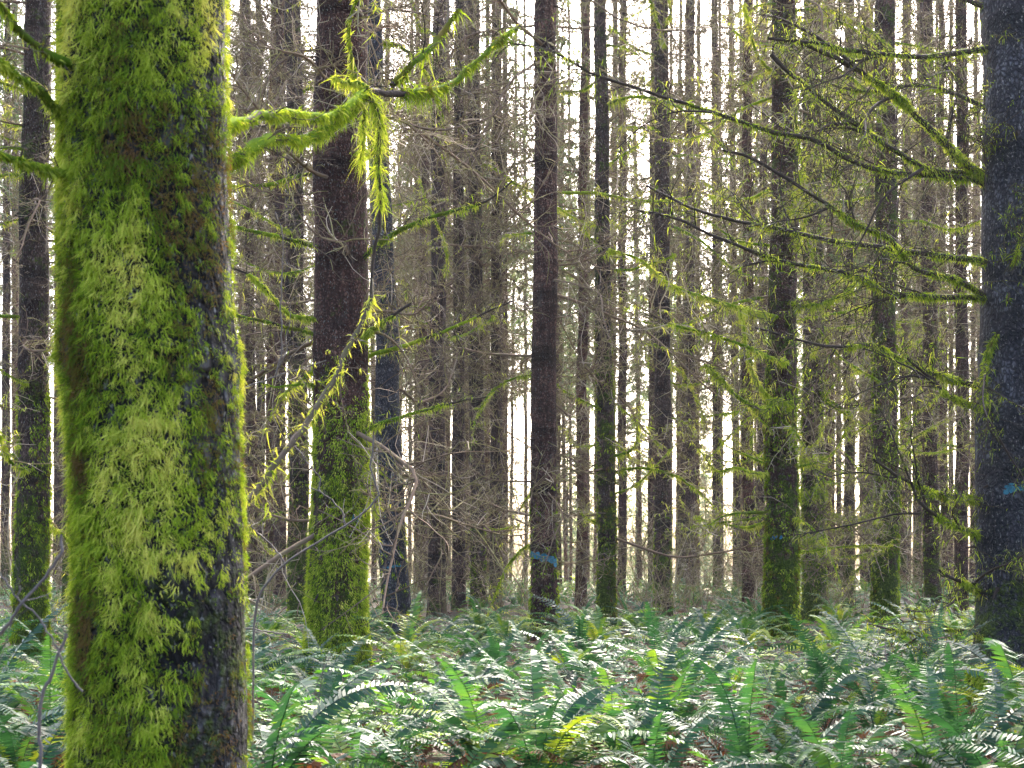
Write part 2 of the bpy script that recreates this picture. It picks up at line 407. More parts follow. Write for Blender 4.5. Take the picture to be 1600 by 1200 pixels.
def trunk_from_px(px_b, px_t, w_b, w_t, d, seed, **kw):
    """px_b: centre at photo row 900, px_t: at row 66; widths likewise; d: diameter at row 900 in metres"""
    Z = d * F / w_b
    B, T = W(px_b, 900, Z), W(px_t, 66, Z)
    g = float(gz(B[0], Z)); sl = (T - B) / (T[2] - B[2])
    base = B + sl * (g - B[2])
    rr = (w_t - w_b) / 2 / F * Z / (T[2] - B[2])
    r0 = w_b / 2 / F * Z + rr * (g - B[2])
    r1 = w_t / 2 / F * Z
    H = max(12.0, HC + YH / F * Z + 2.5)
    return Trunk(base, T, r0, r1, seed, height=kw.pop('height', H) - g, **kw), Z

# ------------------------------------------------------------------ pools of dead branches and crowns
def pool_branch(seed, L, mossy):
    r = np.random.RandomState(seed)
    mb = MB(); P = grow(np.zeros((1, 3)), np.array([[1, 0, r.uniform(-0.25, 0.1)]]), np.array([L]), 14, 0.13, -0.03, r, 0.16)[0]
    r0 = 0.0085 * (0.7 + 0.5 * L)
    rad = r0 * np.linspace(1, 0.3, 14); mb.tubes(P, rad, 5, 0.25 + 0.2 * r.rand())
    Q = twigs_on(mb, P, int(16 * L + 6), 0.46 * L ** 0.5, 0.0046, r, 4, 0.30, tint=0.42 if not mossy else 0.55)
    ms = None
    if mossy:
        ms = MB(); moss_on(ms, P, rad, int(520 * L * mossy), 0.03, 0.0065, 0.22, r, 0.62, 1.25, 0.0, 0.85, 3.0)
        for q in Q[::2]:
            moss_on(ms, q, np.full(7, 0.004), int(26 * mossy), 0.03, 0.0055, 0.25, r, 0.70, 0, hangl=2.5)
    return mb.mesh('branch', M['twig']), (ms.mesh('moss', M['moss']) if ms else None)

POOL_DRY = [pool_branch(100 + i, 0.7 + 0.16 * i, 0) for i in range(9)]
POOL_MOSS = [pool_branch(200 + i, 0.6 + 0.16 * i, 0.5 + 0.14 * (i % 4)) for i in range(9)]

def dead_crown(seed, h0, h1, step, Lmax, rb, rt, mossy=0.0, green=False):
    r = np.random.RandomState(seed); mb = MB()
    z, p0, d0, L = h0, [], [], []
    while z < h1:
        for q in range(r.randint(4, 8) if z > h0 + 5 else r.randint(1, 4)):
            a = r.uniform(0, 6.283); e = r.uniform(-0.4, 0.15)
            p0.append((0, 0, z + r.normal() * 0.05)); d0.append((math.cos(a), math.sin(a), e))
            L.append(Lmax * r.uniform(0.35, 1.0) * ((0.5 if h0 < 1.5 else 0.3) + (0.5 if h0 < 1.5 else 0.7) * sm(h0, h0 + 8.0, z)))
        z += step * r.uniform(0.6, 1.4) * (1.0 if z > h0 + 5 else 1.35)
    L = np.array(L); B = len(L)
    P = grow(np.array(p0), np.array(d0), L, 10, 0.13, -0.015, r, 0.12)
    rad = rb * np.linspace(1, 0.35, 10)[None] * (0.6 + 0.4 * L / Lmax)[:, None]
    mb.tubes(P, rad, 4, np.clip(0.3 + r.normal(size=B) * 0.15, 0, 1))
    nt = 11
    i = np.repeat(np.arange(B), nt); n = len(i); j = r.randint(2, 10, n)
    T = norm(P[i, j] - P[i, j - 1]); d = norm(T * 0.5 + perp(T, r) * r.uniform(0.6, 1.1, (n, 1)))
    l2 = 0.36 * L[i] * r.uniform(0.4, 1.15, n)
    Q = grow(P[i, j], d, l2, 6, 0.30, 0, r)
    mb.tubes(Q, rt * np.linspace(1, 0.5, 6)[None] * np.ones((n, 1)), 3, np.clip(0.48 + r.normal(size=n) * 0.25, 0, 1))
    i2 = np.repeat(np.arange(n), 3); m = len(i2); j2 = r.randint(1, 5, m)
    T = norm(Q[i2, j2] - Q[i2, j2 - 1]); d = norm(T * 0.4 + perp(T, r))
    S = grow(Q[i2, j2], d, l2[i2] * r.uniform(0.25, 0.7, m), 4, 0.34, 0, r)
    mb.tubes(S, rt * 0.62 * np.linspace(1, 0.6, 4)[None] * np.ones((m, 1)), 3, np.clip(0.56 + r.normal(size=m) * 0.25, 0, 1))
    return mb

CROWN_MID = [dead_crown(300 + i, 1.2, 15.0, 0.33, 2.3, 0.014, 0.0072).mesh('crown', M['twig']) for i in range(5)]
CROWN_FAR = [dead_crown(320 + i, 1.6, 23.0, 0.46, 2.4, 0.016, 0.0095).mesh('crown', M['twig']) for i in range(5)]

def live_crown(seed, h0, h1, Lmax, sprays=13, tintc=0.5):
    """drooping conifer branches with flat sprays of needles; returns foliage"""
    r = np.random.RandomState(seed); mb = MB(); z = h0
    while z < h1:
        f = (z - h0) / (h1 - h0)
        for q in range(r.randint(4, 7)):
            a = r.uniform(0, 6.283); L = Lmax * (1.05 - f) ** 0.7 * r.uniform(0.6, 1.1)
            P = grow(np.array([[0, 0, z + r.normal() * 0.12]]), np.array([[math.cos(a), math.sin(a), 0.15]]), np.array([L]), 8, 0.06, -0.075, r)[0]
            mb.tubes(P, 0.016 * np.linspace(1, 0.3, 8), 3, 0.1)
            n = sprays; t = r.uniform(0.15, 1, n); p, T = along(P, t)
            sd = norm(np.cross(T, np.array([[0, 0, 1.0]]))) * np.where(r.rand(n, 1) < 0.5, -1, 1)
            d = norm(T * 0.6 + sd * 0.8 + np.c_[np.zeros((n, 2)), -0.35 * np.ones(n)])
            S = grow(p, d, L * 0.28 * r.uniform(0.5, 1.2, n), 5, 0.10, -0.10, r)
            tn = np.clip(tintc + r.normal(size=n) * 0.2, 0, 1)
            wd = 0.075 * np.interp(np.linspace(0, 1, 5), [0, 0.4, 1], [0.5, 1, 0.2])[None] * np.ones((n, 1))
            sdr = norm(np.cross(d, np.array([[0, 0, 1.0]])) + r.normal(size=(n, 3)) * 0.4)
            mb.ribbons(S, wd, sdr, tn)
            # small needle tufts hanging off the sprays
            i = np.repeat(np.arange(n), 4); m = len(i); j = r.randint(1, 5, m)
            K = grow(S[i, j], norm(r.normal(size=(m, 3)) + np.array([[0, 0, -0.8]])), r.uniform(0.08, 0.24, m), 3, 0.1, -0.1, r)
            mb.ribbons(K, 0.045 * np.array([[0.5, 1, 0.2]]) * np.ones((m, 1)), norm(r.normal(size=(m, 3))), tn[i])
        z += 0.34 * r.uniform(0.7, 1.4)
    return mb
LIVE = [live_crown(400 + i, 11.0 + i % 3, 24.0 + i % 4, 2.5, 11).mesh('crown', M['needle']) for i in range(4)]
LIVE_LOW = [live_crown(420 + i, 1.0, 14.0 + 1.5 * i, 3.0, 13, 0.55).mesh('crown', M['needle']) for i in range(4)]

STUBS = []
for i in range(5):
    mb = MB(); G = grow(np.zeros((1, 3)), np.array([[1, 0, -.15]]), np.array([.05 + .025 * i]), 5, .12, 0, rs)
    mb.tubes(G, .010 * np.array([[1.7, 1.1, .9, .75, .45]]), 6, .25); STUBS.append(mb.mesh('branch_stub', M['branch']))

# ------------------------------------------------------------------ ground
def build_ground():
    xs = np.unique(np.r_[np.linspace(-22, 22, 121), np.linspace(-400, 400, 61)])
    ys = np.unique(np.r_[np.linspace(-30, 0, 8), np.linspace(0, 50, 161), np.linspace(50, 450, 81)])
    Y, X = np.meshgrid(ys, xs, indexing='ij')
    P = np.stack([X, Y, gz(X, Y)], -1); n = len(xs)
    i, j = np.meshgrid(np.arange(len(ys) - 1), np.arange(n - 1), indexing='ij')
    mb = MB(); mb.add(P, np.stack([i * n + j, i * n + j + 1, (i + 1) * n + j + 1, (i + 1) * n + j], -1))
    tag(obj('ground', mb.mesh('ground', M['ground'])), 'brown forest floor of litter and moss under the ferns', 'ground', kind='structure')
build_ground()

# ------------------------------------------------------------------ main trees
ANCHOR = []       # (photo column, depth, words) used to tell smaller things apart
FOOT = []         # trunk feet the ferns keep clear of

def make_tree(name, label, T, mat, k=24, nseg=90, moss=0.0, red=0.0, group=None, cat='tree'):
    root = empty(name, T.b); tag(root, label, cat, group)
    tr = obj('trunk', T.mesh('trunk', mat, k, nseg), root); tr['moss'] = float(moss); tr['red'] = float(red)
    if k > 20 and k < 60:
        r = np.random.RandomState(T.seed + 7)
        for q in range(14):
            a = r.uniform(-math.pi, 0); P, _ = T.pts(np.array([T.kz[r.randint(0, 18)] + r.normal() * .04]), np.array([a]), -0.01)
            obj('branch_stub', STUBS[r.randint(5)], root, P[0] - T.b, (0, r.uniform(-.3, .5), a), r.uniform(.7, 1.6))
    FOOT.append((T.b[0], T.b[1], T.r0 * 1.3))
    return root, tr

def add_branches(root, T, n, h0, h1, dry, seed, smin=0.7, smax=1.3, thick=1.0):
    """n separate dead branches, each a copy of one of the pooled branches with its twigs (and its moss)"""
    r = np.random.RandomState(seed)
    hs = np.sort(r.uniform(h0, h1, n))
    for h in hs:
        me, ms = (POOL_DRY if r.rand() < dry else POOL_MOSS)[r.randint(9)]
        a = r.uniform(0, 6.283); P, _ = T.pts(np.array([h]), np.array([a]), -0.02)
        s = r.uniform(smin, smax)
        o = obj('branch', me, root, P[0] - T.b, (r.uniform(-0.5, 0.5), r.uniform(-0.25, 0.25), a), (s, s * thick, s * thick))
        if ms: obj('moss', ms, o)

def hand_branch(root, base, pts, r0, r1, ntw=14, tl=0.4, moss=0, seed=0, mL=0.05, mw=0.008, hang=0.15, hangl=4.0, t0=0.0, t1=1.0, tint=0.25, twr=0.0045, mbase=0.62, sub=2, name='branch', mat='branch', sleeve=1.35, jit=0.012, twmoss=0, forks=0):
    """a limb followed through space: pts are (photo column, row, depth); r0, r1 metres"""
    r = np.random.RandomState(seed + 900)
    P = spline([W(*p) for p in pts], 30)
    w = np.cumsum(r.normal(size=(30, 3)), 0); w -= np.linspace(0, 1, 30)[:, None] * w[-1]
    P = P + w * jit * 0.3
    rad = np.linspace(r0, r1, 30) * (0.92 + 0.16 * r.rand(30))
    mb = MB(); mb.tubes(P, rad, 8, tint)
    Q = list(twigs_on(mb, P, ntw, tl, twr, r, sub, 0.26, tint=0.4)) if ntw else []
    for q in range(forks):
        t = np.array([r.uniform(0.2, 0.8)]); p, T = along(P, t)
        side = norm(np.cross(T, np.array([[0, 1.0, 0]]))) * r.choice([-1, 1])
        G = grow(p, T + side * r.uniform(.35, .9) + r.normal(size=(1, 3)) * .25, np.array([r.uniform(.5, 1.3)]), 12, .12, -.02, r)[0]
        mb.tubes(G, np.linspace(r1 * 1.0, r1 * .35, 12), 6, tint)
        Q += list(twigs_on(mb, G, 12, tl * .8, twr, r, sub, 0.26, tint=0.4)) + [G[::2][:7] if len(G[::2]) >= 7 else G[:7]]
    o = obj(name, mb.mesh(name, M[mat], base), root)
    if moss or twmoss:
        ms = MB()
        if moss: moss_on(ms, P, rad, moss, mL, mw, hang, r, mbase, sleeve, t0, t1, hangl)
        if twmoss:
            for q in Q: moss_on(ms, q, np.full(7, twr), twmoss, mL, mw, 0.3, r, mbase + 0.04, 0)
        obj('moss', ms.mesh('moss', M['moss'], base), o)
    return P

def paint_part(root, T, marks, seed):
    r = np.random.RandomState(seed)
    for (h, th, dth, hh, tilt, dabs) in marks:
        mb = MB(); T.paint(mb, h, th, dth, hh, tilt, r, dabs)
        obj('paint_mark', mb.mesh('paint_mark', M['paint'], T.b), root)

def h_at(T, Z, py):
    return HC + (YH - py) / F * Z - T.b[2]
FRONT = -math.pi / 2     # the side of a trunk that faces the camera

# --- the near shaggy trunk -------------------------------------------------
T, Z = trunk_from_px(240, 237, 258, 246, 0.53, 1, flare=0.12, knots=0.02, height=8.0, lump=0.05)
zb = h_at(T, Z, 560)
_rad = T.rad
def near_rad(h, th, f=_rad, z=zb):
    h = np.asarray(h, float); th = np.asarray(th, float)
    n = fbm(np.stack([np.cos(th) * 2.6, np.sin(th) * 2.6, h * 8.0], -1).reshape(-1, 3), 44, 2).reshape(h.shape) - 0.5
    return f(h, th) + 0.020 * np.exp(-((h - z) / 0.09) ** 2) + 0.030 * n * (1 - 0.6 * sm(0.1, 0.7, np.cos(th)))
T.rad = near_rad
root, tr = make_tree('mossy_tree', 'thick trunk close by, shaggy with bright green hanging moss', T, M['bark_wet'], 64, 240, 0.24, 0.0)
ANCHOR.append((240, Z, 'the shaggy moss-covered trunk'))
def near_cover(h, th):
    u = np.cos(th); py = YH - (h + T.b[2] - HC) / Z * F
    n = fbm(np.stack([np.cos(th) * 1.6, np.sin(th) * 1.6, h * 2.2], -1), 5, 3) - 0.5
    n2 = fbm(np.stack([np.cos(th) * 5, np.sin(th) * 5, h * 5], -1), 9, 2) - 0.5
    c = 1.2 - 0.85 * sm(0.42, 0.95, u + n * 1.1)
    low = sm(820, 930, py) * sm(-0.12, 0.28, u + n * 0.7) * (1 - 0.5 * sm(1010, 1060, py))
    c = c * (1 - 0.93 * low) + n2 * 0.9 * (c < 1.0)
    return np.clip(c, 0.02, 1)
r = np.random.RandomState(77); mb = MB()
def near_moss(n, L, wd, clump, base, sp, down, out, jit, lo=0.05):
    m = n // clump
    h = r.uniform(-0.1, 4.6, m * 3); th = r.uniform(0, 2 * np.pi, m * 3)
    keep = r.rand(m * 3) < near_cover(h, th); h, th = h[keep][:m], th[keep][:m]; m = len(h)
    nb = fbm(np.stack([np.cos(th) * 1.3, np.sin(th) * 1.3, h * 1.7], -1), 21, 3) - 0.5
    nf = fbm(np.stack([np.cos(th) * 6, np.sin(th) * 6, h * 5], -1), 31, 2) - 0.5
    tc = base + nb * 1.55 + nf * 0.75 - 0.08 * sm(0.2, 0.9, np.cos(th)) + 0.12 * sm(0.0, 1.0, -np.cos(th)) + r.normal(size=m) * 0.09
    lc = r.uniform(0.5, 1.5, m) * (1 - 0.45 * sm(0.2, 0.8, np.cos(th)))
    dirj = r.normal(size=(m, 3)) * jit
    h2 = np.repeat(h, clump) + r.normal(size=m * clump) * sp * 0.8; th2 = np.repeat(th, clump) + r.normal(size=m * clump) * sp / 0.26
    P, nn = T.pts(h2, th2, 0.002)
    P = P + nn * (r.rand(m * clump, 1) * 0.012)
    B = m * clump
    d = norm(nn * out + np.array([[0, 0, -down]]) + np.repeat(dirj, clump, 0) + r.normal(size=(B, 3)) * 0.22)
    Ls = L * np.repeat(lc, clump) * r.uniform(0.45, 1.2, B)
    PP = grow(P, d, Ls, 5, 0.32, -0.22, r)
    side = norm(np.cross(d, nn + r.normal(size=(B, 3)) * 0.5))
    prof = np.array([0.7, 1.0, 0.9, 0.65, 0.1])
    mb.ribbons(PP, (wd * r.uniform(0.55, 1.4, B))[:, None] * prof[None], side, np.clip(np.repeat(tc, clump) + r.normal(size=B) * 0.07, 0, 1))
near_moss(120000, 0.017, 0.0030, 7, 0.36, 0.012, 0.4, 0.7, 0.6)  # short under-layer, tinted darker to paint in shade between the tufts
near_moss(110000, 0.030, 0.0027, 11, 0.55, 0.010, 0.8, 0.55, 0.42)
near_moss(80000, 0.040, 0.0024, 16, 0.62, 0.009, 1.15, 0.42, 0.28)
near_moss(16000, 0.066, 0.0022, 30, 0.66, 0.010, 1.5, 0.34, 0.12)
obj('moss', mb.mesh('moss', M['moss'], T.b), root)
B0 = T.b
hand_branch(root, B0, [(330, 196, 4.85), (372, 192, 5.0), (440, 180, 5.3), (505, 176, 5.6), (545, 160, 5.8), (572, 138, 6.0)], 0.017, 0.012, 10, 0.3, 3300, 1, 0.022, 0.0036, 0.12, 2.5, sleeve=1.25, mbase=0.46, twr=0.003)
hand_branch(root, B0, [(330, 262, 4.85), (372, 244, 5.0), (420, 222, 5.2), (480, 216, 5.5), (530, 192, 5.8), (570, 150, 6.0)], 0.017, 0.012, 10, 0.3, 3740, 2, 0.022, 0.0036, 0.22, 3.0, sleeve=1.25, mbase=0.46, twr=0.003)
hand_branch(root, B0, [(572, 138, 6.0), (592, 145, 6.1), (640, 140, 6.3), (700, 130, 6.7), (735, 100, 6.9), (770, 72, 7.1), (812, 40, 7.4)], 0.015, 0.008, 16, 0.4, 3300, 3, 0.022, 0.0036, 0.22, 4.0, t0=0.2, sleeve=1.15, mbase=0.46, twr=0.003)
hand_branch(root, B0, [(612, 136, 6.2), (632, 108, 6.25), (655, 85, 6.3), (690, 50, 6.5), (720, 10, 6.6)], 0.013, 0.007, 14, 0.4, 260, 4, 0.035, 0.006, 0.2, twr=0.003)
hand_branch(root, B0, [(575, 140, 6.0), (592, 200, 6.0), (590, 260, 6.0), (598, 320, 6.0), (585, 400, 6.0), (580, 460, 6.0)], 0.010, 0.006, 10, 0.22, 900, 5, 0.034, 0.0030, 0.5, 3.5, t1=0.62, mbase=0.70, sleeve=0, twr=0.0025)
hand_branch(root, B0, [(566, 170, 6.0), (566, 215, 6.0), (568, 268, 6.0)], 0.004, 0.002, 0, 0, 300, 6, 0.045, 0.0030, 0.6, 2.5, mbase=0.70, sleeve=0)
hand_branch(root, B0, [(520, 120, 6.0), (545, 130, 6.0), (575, 138, 6.0)], 0.006, 0.008, 4, 0.12, 572, 7, 0.022, 0.0036, 0.5, 2.5, mbase=0.75, twr=0.002)
hand_branch(root, B0, [(580, 460, 6.0), (560, 510, 5.9), (528, 585, 5.7), (490, 650, 5.5), (440, 715, 5.3), (400, 770, 5.15), (350, 805, 4.95)], 0.009, 0.013, 26, 0.28, 500, 8, 0.022, 0.004, 0.4, 3.0, mbase=0.7, sleeve=0, tint=0.5, twr=0.0026, twmoss=8)
hand_branch(root, B0, [(150, 215, 4.5), (98, 168, 4.4), (60, 138, 4.3), (25, 112, 4.2), (-60, 60, 4.0)], 0.011, 0.006, 10, 0.22, 2000, 9, 0.022, 0.004, 0.15, 2.5, mbase=0.55, twr=0.0022)
hand_branch(root, B0, [(150, 275, 4.5), (105, 267, 4.4), (50, 258, 4.3), (0, 247, 4.2), (-80, 240, 4.0)], 0.010, 0.006, 12, 0.25, 1500, 10, 0.022, 0.004, 0.1, 2.0, mbase=0.5, twr=0.0022, t1=0.85)
hand_branch(root, B0, [(150, 120, 4.5), (100, 95, 4.3), (40, 45, 4.2), (-20, -20, 4.0)], 0.012, 0.007, 12, 0.25, 300, 11, 0.03, 0.005, 0.2, 2.5, twr=0.0022)

# --- the big rough trunk on the right --------------------------------------
T, Z = trunk_from_px(1592, 1596, 126, 120, 0.72, 2, flare=0.30, knots=0.035, lump=0.05)
TR, ZR = T, Z
root, tr = make_tree('spruce_tree', 'big blue-black rough trunk with long mossy limbs reaching left', T, M['bark_blue'], 48, 150, 0.28, 0.0)
ANCHOR.append((1592, Z, 'the big blue-black trunk'))
paint_part(root, T, [(h_at(T, Z, 766), FRONT - 0.15, 0.45, 0.035, 0.01, 80)], 4)
RB = [
 ([(1560, 72, Z), (1532, 76, Z - .3), (1450, 86, Z - .7), (1330, 80, Z - 1.0), (1285, 68, Z - 1.1), (1200, 60, Z - 1.2)], .040, .014, 22, .45, 420, .3),
 ([(1560, 290, Z), (1525, 268, Z - .3), (1460, 205, Z - .5), (1400, 150, Z - .7), (1340, 112, Z - .8), (1295, 88, Z - .9), (1230, 60, Z - 1)], .046, .020, 26, .5, 1500, .15),
 ([(1560, 300, Z), (1500, 270, Z - .3), (1440, 262, Z - .5), (1330, 190, Z - .9), (1250, 130, Z - 1.1), (1205, 85, Z - 1.2)], .034, .020, 20, .5, 420, .2),
 ([(1560, 300, Z), (1525, 280, Z - .2), (1400, 272, Z - .6), (1330, 252, Z - .9), (1270, 218, Z - 1.0), (1210, 207, Z - 1.2), (1130, 180, Z - 1.4), (1000, 140, Z - 1.7), (920, 112, Z - 1.9), (860, 78, Z - 2), (790, 66, Z - 2)], .036, .010, 46, .55, 700, .3),
 ([(1560, 420, Z), (1528, 408, Z - .2), (1470, 400, Z - .1), (1370, 384, Z + .2), (1300, 375, Z + .4), (1220, 355, Z + .6), (1100, 330, Z + .8), (1010, 290, Z + 1)], .040, .012, 34, .5, 900, .25),
 ([(1560, 480, Z), (1530, 455, Z - .3), (1480, 430, Z - .5), (1430, 415, Z - .7), (1390, 370, Z - .8), (1340, 350, Z - .9), (1280, 310, Z - 1), (1180, 250, Z - 1.1), (1130, 235, Z - 1.2)], .038, .012, 28, .5, 900, .2),
 ([(1560, 470, Z), (1530, 465, Z - .2), (1400, 460, Z - .5), (1340, 432, Z - .7), (1290, 420, Z - .8), (1210, 405, Z - 1), (1110, 365, Z - 1.2), (1060, 342, Z - 1.3), (1000, 330, Z - 1.4)], .038, .011, 34, .5, 900, .3),
 ([(1560, 612, Z), (1530, 605, Z - .2), (1450, 578, Z - .4), (1400, 556, Z - .6), (1360, 537, Z - .7), (1290, 540, Z - .9), (1180, 512, Z - 1.1)], .036, .009, 26, .5, 1100, .15),
 ([(1560, 650, Z), (1530, 640, Z - .3), (1480, 618, Z - .5), (1450, 590, Z - .6), (1418, 560, Z - .7)], .032, .012, 12, .35, 950, .12),
 ([(1560, 790, Z), (1525, 778, Z - .3), (1460, 765, Z - .6), (1400, 740, Z - .9), (1365, 718, Z - 1.1)], .034, .012, 16, .35, 1100, .35),
 ([(1560, 845, Z), (1528, 835, Z - .2), (1475, 812, Z - .5), (1438, 788, Z - .7), (1424, 755, Z - .8)], .032, .014, 12, .35, 1000, .2),
 ([(1560, 945, Z), (1525, 920, Z - .3), (1497, 905, Z - .5), (1468, 892, Z - .6)], .036, .016, 6, .25, 700, .2),
 ([(1560, 520, Z - .3), (1541, 560, Z - .5), (1539, 620, Z - .5), (1543, 660, Z - .5), (1560, 690, Z - .5)], .022, .014, 8, .3, 800, .3),
 ([(1575, 470, Z - .35), (1578, 430, Z - .5), (1592, 390, Z - .6), (1590, 340, Z - .65)], .016, .006, 14, .3, 260, .4),
 ([(1590, 960, Z - .35), (1598, 920, Z - .5), (1612, 860, Z - .7)], .016, .006, 10, .3, 240, .4),
 ([(1540, 300, Z - .2), (1537, 240, Z - .4), (1526, 170, Z - .5)], .012, .005, 8, .25, 0, .2),
 ([(1560, 1010, Z - .2), (1500, 985, Z - .4), (1440, 990, Z - .6), (1370, 978, Z - .8)], .022, .010, 10, .3, 500, .3),
 ([(1560, 180, Z), (1500, 150, Z + .3), (1430, 130, Z + .6), (1350, 140, Z + .9), (1260, 120, Z + 1.2)], .03, .01, 30, .55, 350, .35),
 ([(1560, 20, Z), (1480, -10, Z + .2), (1380, -40, Z + .4), (1250, -50, Z + .6), (1120, -90, Z + .8)], .034, .01, 30, .55, 350, .35),
]
for i, (pts, a, b, ntw, tl, ms, hg) in enumerate(RB):
    pts[1] = (pts[1][0], pts[1][1], ZR + (pts[1][2] - ZR) * .35)
    hand_branch(root, T.b, pts, a * 0.74, b * 0.85, ntw + 22, tl * 1.2, int(ms * 3.2), 20 + i, 0.026, 0.006, hg, 2.6, t1=0.72 if ms > 600 else 0.95, twr=0.0052, sleeve=0, mbase=0.47, sub=3, twmoss=8, forks=3)

# --- the mossy-footed red trunk left of centre ------------------------------
T, Z = trunk_from_px(529, 535, 90, 79, 0.57, 3, flare=0.22, knots=0.05, lump=0.06)
T5, Z5 = T, Z
root, tr = make_tree('spruce_tree', 'thick reddish flaky trunk with its lower half wrapped in green moss', T, M['bark_red'], 44, 150, 0.40, 0.5)
ANCHOR.append((529, Z, 'the reddish trunk with the mossy foot'))
r = np.random.RandomState(51); mb = MB()
zt = h_at(T, Z, 640)
def dens(h, th):
    n = fbm(np.stack([np.cos(th) * 2.5, np.sin(th) * 2.5, h * 2.5], -1), 3, 3)
    return np.clip(sm(zt + 0.5, zt - 0.4, h + (n - 0.5) * 2.2) * (0.35 + 1.0 * sm(0.35, 0.6, n)) + 0.8 * sm(0.5, 0.95, np.cos(th)) * sm(zt + .3, zt - .3, h), 0, 1)
T.moss(mb, 42000, dens, 0.042, 0.008, -0.1, zt + 1.2, r, 0.56, 9)
obj('moss', mb.mesh('moss', M['moss'], T.b), root)
paint_part(root, T, [(h_at(T, Z, 808), FRONT + 0.75, 0.25, 0.05, 0.02, 14)], 5)
add_branches(root, T, 34, h_at(T, Z, 860), h_at(T, Z, -40), 0.7, 52, 0.9, 1.7, 1.2)
for i, (pts, a, b, ntw, tl, ms, hg) in enumerate([
 ([(560, 420, Z), (580, 392, Z - .2), (640, 355, Z - .3), (700, 335, Z - .4), (760, 315, Z - .5), (800, 283, Z - .5)], .026, .008, 26, .5, 420, .2),
 ([(555, 545, Z), (575, 520, Z - .3), (605, 500, Z - .5), (642, 475, Z - .6)], .024, .014, 8, .3, 520, .2),
 ([(560, 560, Z), (600, 548, Z), (660, 528, Z), (720, 505, Z), (800, 470, Z)], .022, .007, 20, .5, 120, .2),
 ([(510, 390, Z), (490, 382, Z - .2), (440, 370, Z - .4), (368, 356, Z - .6), (300, 340, Z - .8)], .024, .010, 16, .45, 240, .2),
 ([(510, 505, Z), (488, 498, Z - .2), (450, 490, Z - .4), (400, 440, Z - .6), (340, 410, Z - .8)], .024, .009, 14, .4, 500, .15),
 ([(510, 530, Z), (485, 520, Z - .1), (430, 508, Z - .2), (370, 490, Z - .3), (300, 470, Z - .4)], .018, .008, 16, .45, 200, .2),
 ([(560, 690, Z), (578, 668, Z - .3), (620, 652, Z - .5), (680, 635, Z - .6), (760, 620, Z - .6)], .022, .007, 18, .45, 420, .2),
 ([(570, 800, Z - .2), (583, 770, Z - .5), (590, 830, Z - .5), (592, 880, Z - .5)], .010, .005, 8, .25, 520, .7),
 ([(510, 610, Z), (480, 600, Z - .2), (430, 602, Z - .4), (380, 590, Z - .5)], .014, .006, 12, .4, 120, .3),
]):
    hand_branch(root, T.b, pts, a, b, ntw + 6, tl, int(ms * 1.8), 60 + i, 0.034, 0.0065, hg, 2.6, t1=0.8, twr=0.005, sleeve=1.1, mbase=0.62, sub=3, twmoss=4)

# --- other trees one can tell apart -----------------------------------------
# px at row 900, px at row 66, width there, diameter, label, anchor words, moss, red, dry, branches, moss tufts (n, top row), bark, paint [(row, around, spread, height, tilt, dabs)]
MAIN = [
 (49, 58, 51, 40, .40, 'dark mossy-footed trunk behind the shaggy trunk', 'the dark mossy-footed trunk', .46, .1, .6, 36, (10000, 600), 'bark', None),
 (849, 853, 42, 34, .37, 'tall purplish straight trunk with a bold blue paint band', 'the trunk with the blue paint band', .22, .45, .8, 40, (2500, 800), 'bark_red', [(872, 0.0, 1.15, .050, -.06, 130)]),
 (948, 938, 30, 20, .30, 'slender dark green-tinged trunk beside the trunk with the blue paint band', 'the slender green-tinged trunk', .50, .1, .6, 34, (6500, 500), 'bark', None),
 (1220, 1226, 52, 37, .47, 'stout trunk with mossy bands and a pale blue dash near its foot', 'the stout moss-banded trunk', .50, .3, .2, 46, (15000, 560), 'bark_red', [(840, -.55, .38, .03, 0.01, 22)]),
 (1272, 1268, 36, 27, .42, 'flared trunk with two bright moss collars and a small blue mark', 'the trunk with two moss collars', .50, .2, .3, 34, (11000, 560), 'bark', [(868, -.35, .25, .03, .0, 12)]),
 (1383, 1384, 40, 32, .44, 'straight brown trunk green with moss below a dark knot', 'the trunk with the dark knot', .52, .3, .3, 40, (13000, 540), 'bark_red', None),
 (1456, 1448, 25, 20, .36, 'narrow dark trunk between the knotted trunk and the big blue-black trunk', 'the narrow dark trunk', .32, .3, .4, 30, (1500, 800), 'bark', None),
 (1036, 1034, 27, 22, .36, 'smooth grey-brown trunk with pale ring scars and thorny suckers at its foot', 'the smooth ringed trunk', .34, .2, .5, 34, (2000, 800), 'bark', None),
 (617, 585, 44, 26, .42, 'leaning black trunk with a faint blue smear behind the reddish trunk', 'the leaning black trunk', .22, .0, .7, 26, (900, 700), 'bark_blue', [(885, .1, .7, .03, .02, 14)]),
 (682, 686, 28, 20, .36, 'grey-brown trunk thick with fine dead twigs', 'the twig-covered trunk', .26, .2, .85, 34, None, 'bark', None),
 (747, 740, 24, 19, .34, 'dark trunk with a lit mossy edge at its foot', 'the dark trunk with the lit mossy foot', .33, .1, .8, 30, (1600, 800), 'bark', None),
 (467, 458, 32, 26, .36, 'mossy upright trunk just behind the reddish trunk', 'the mossy upright trunk', .44, .1, .7, 26, (3000, 600), 'bark', None),
]
MIDT = []
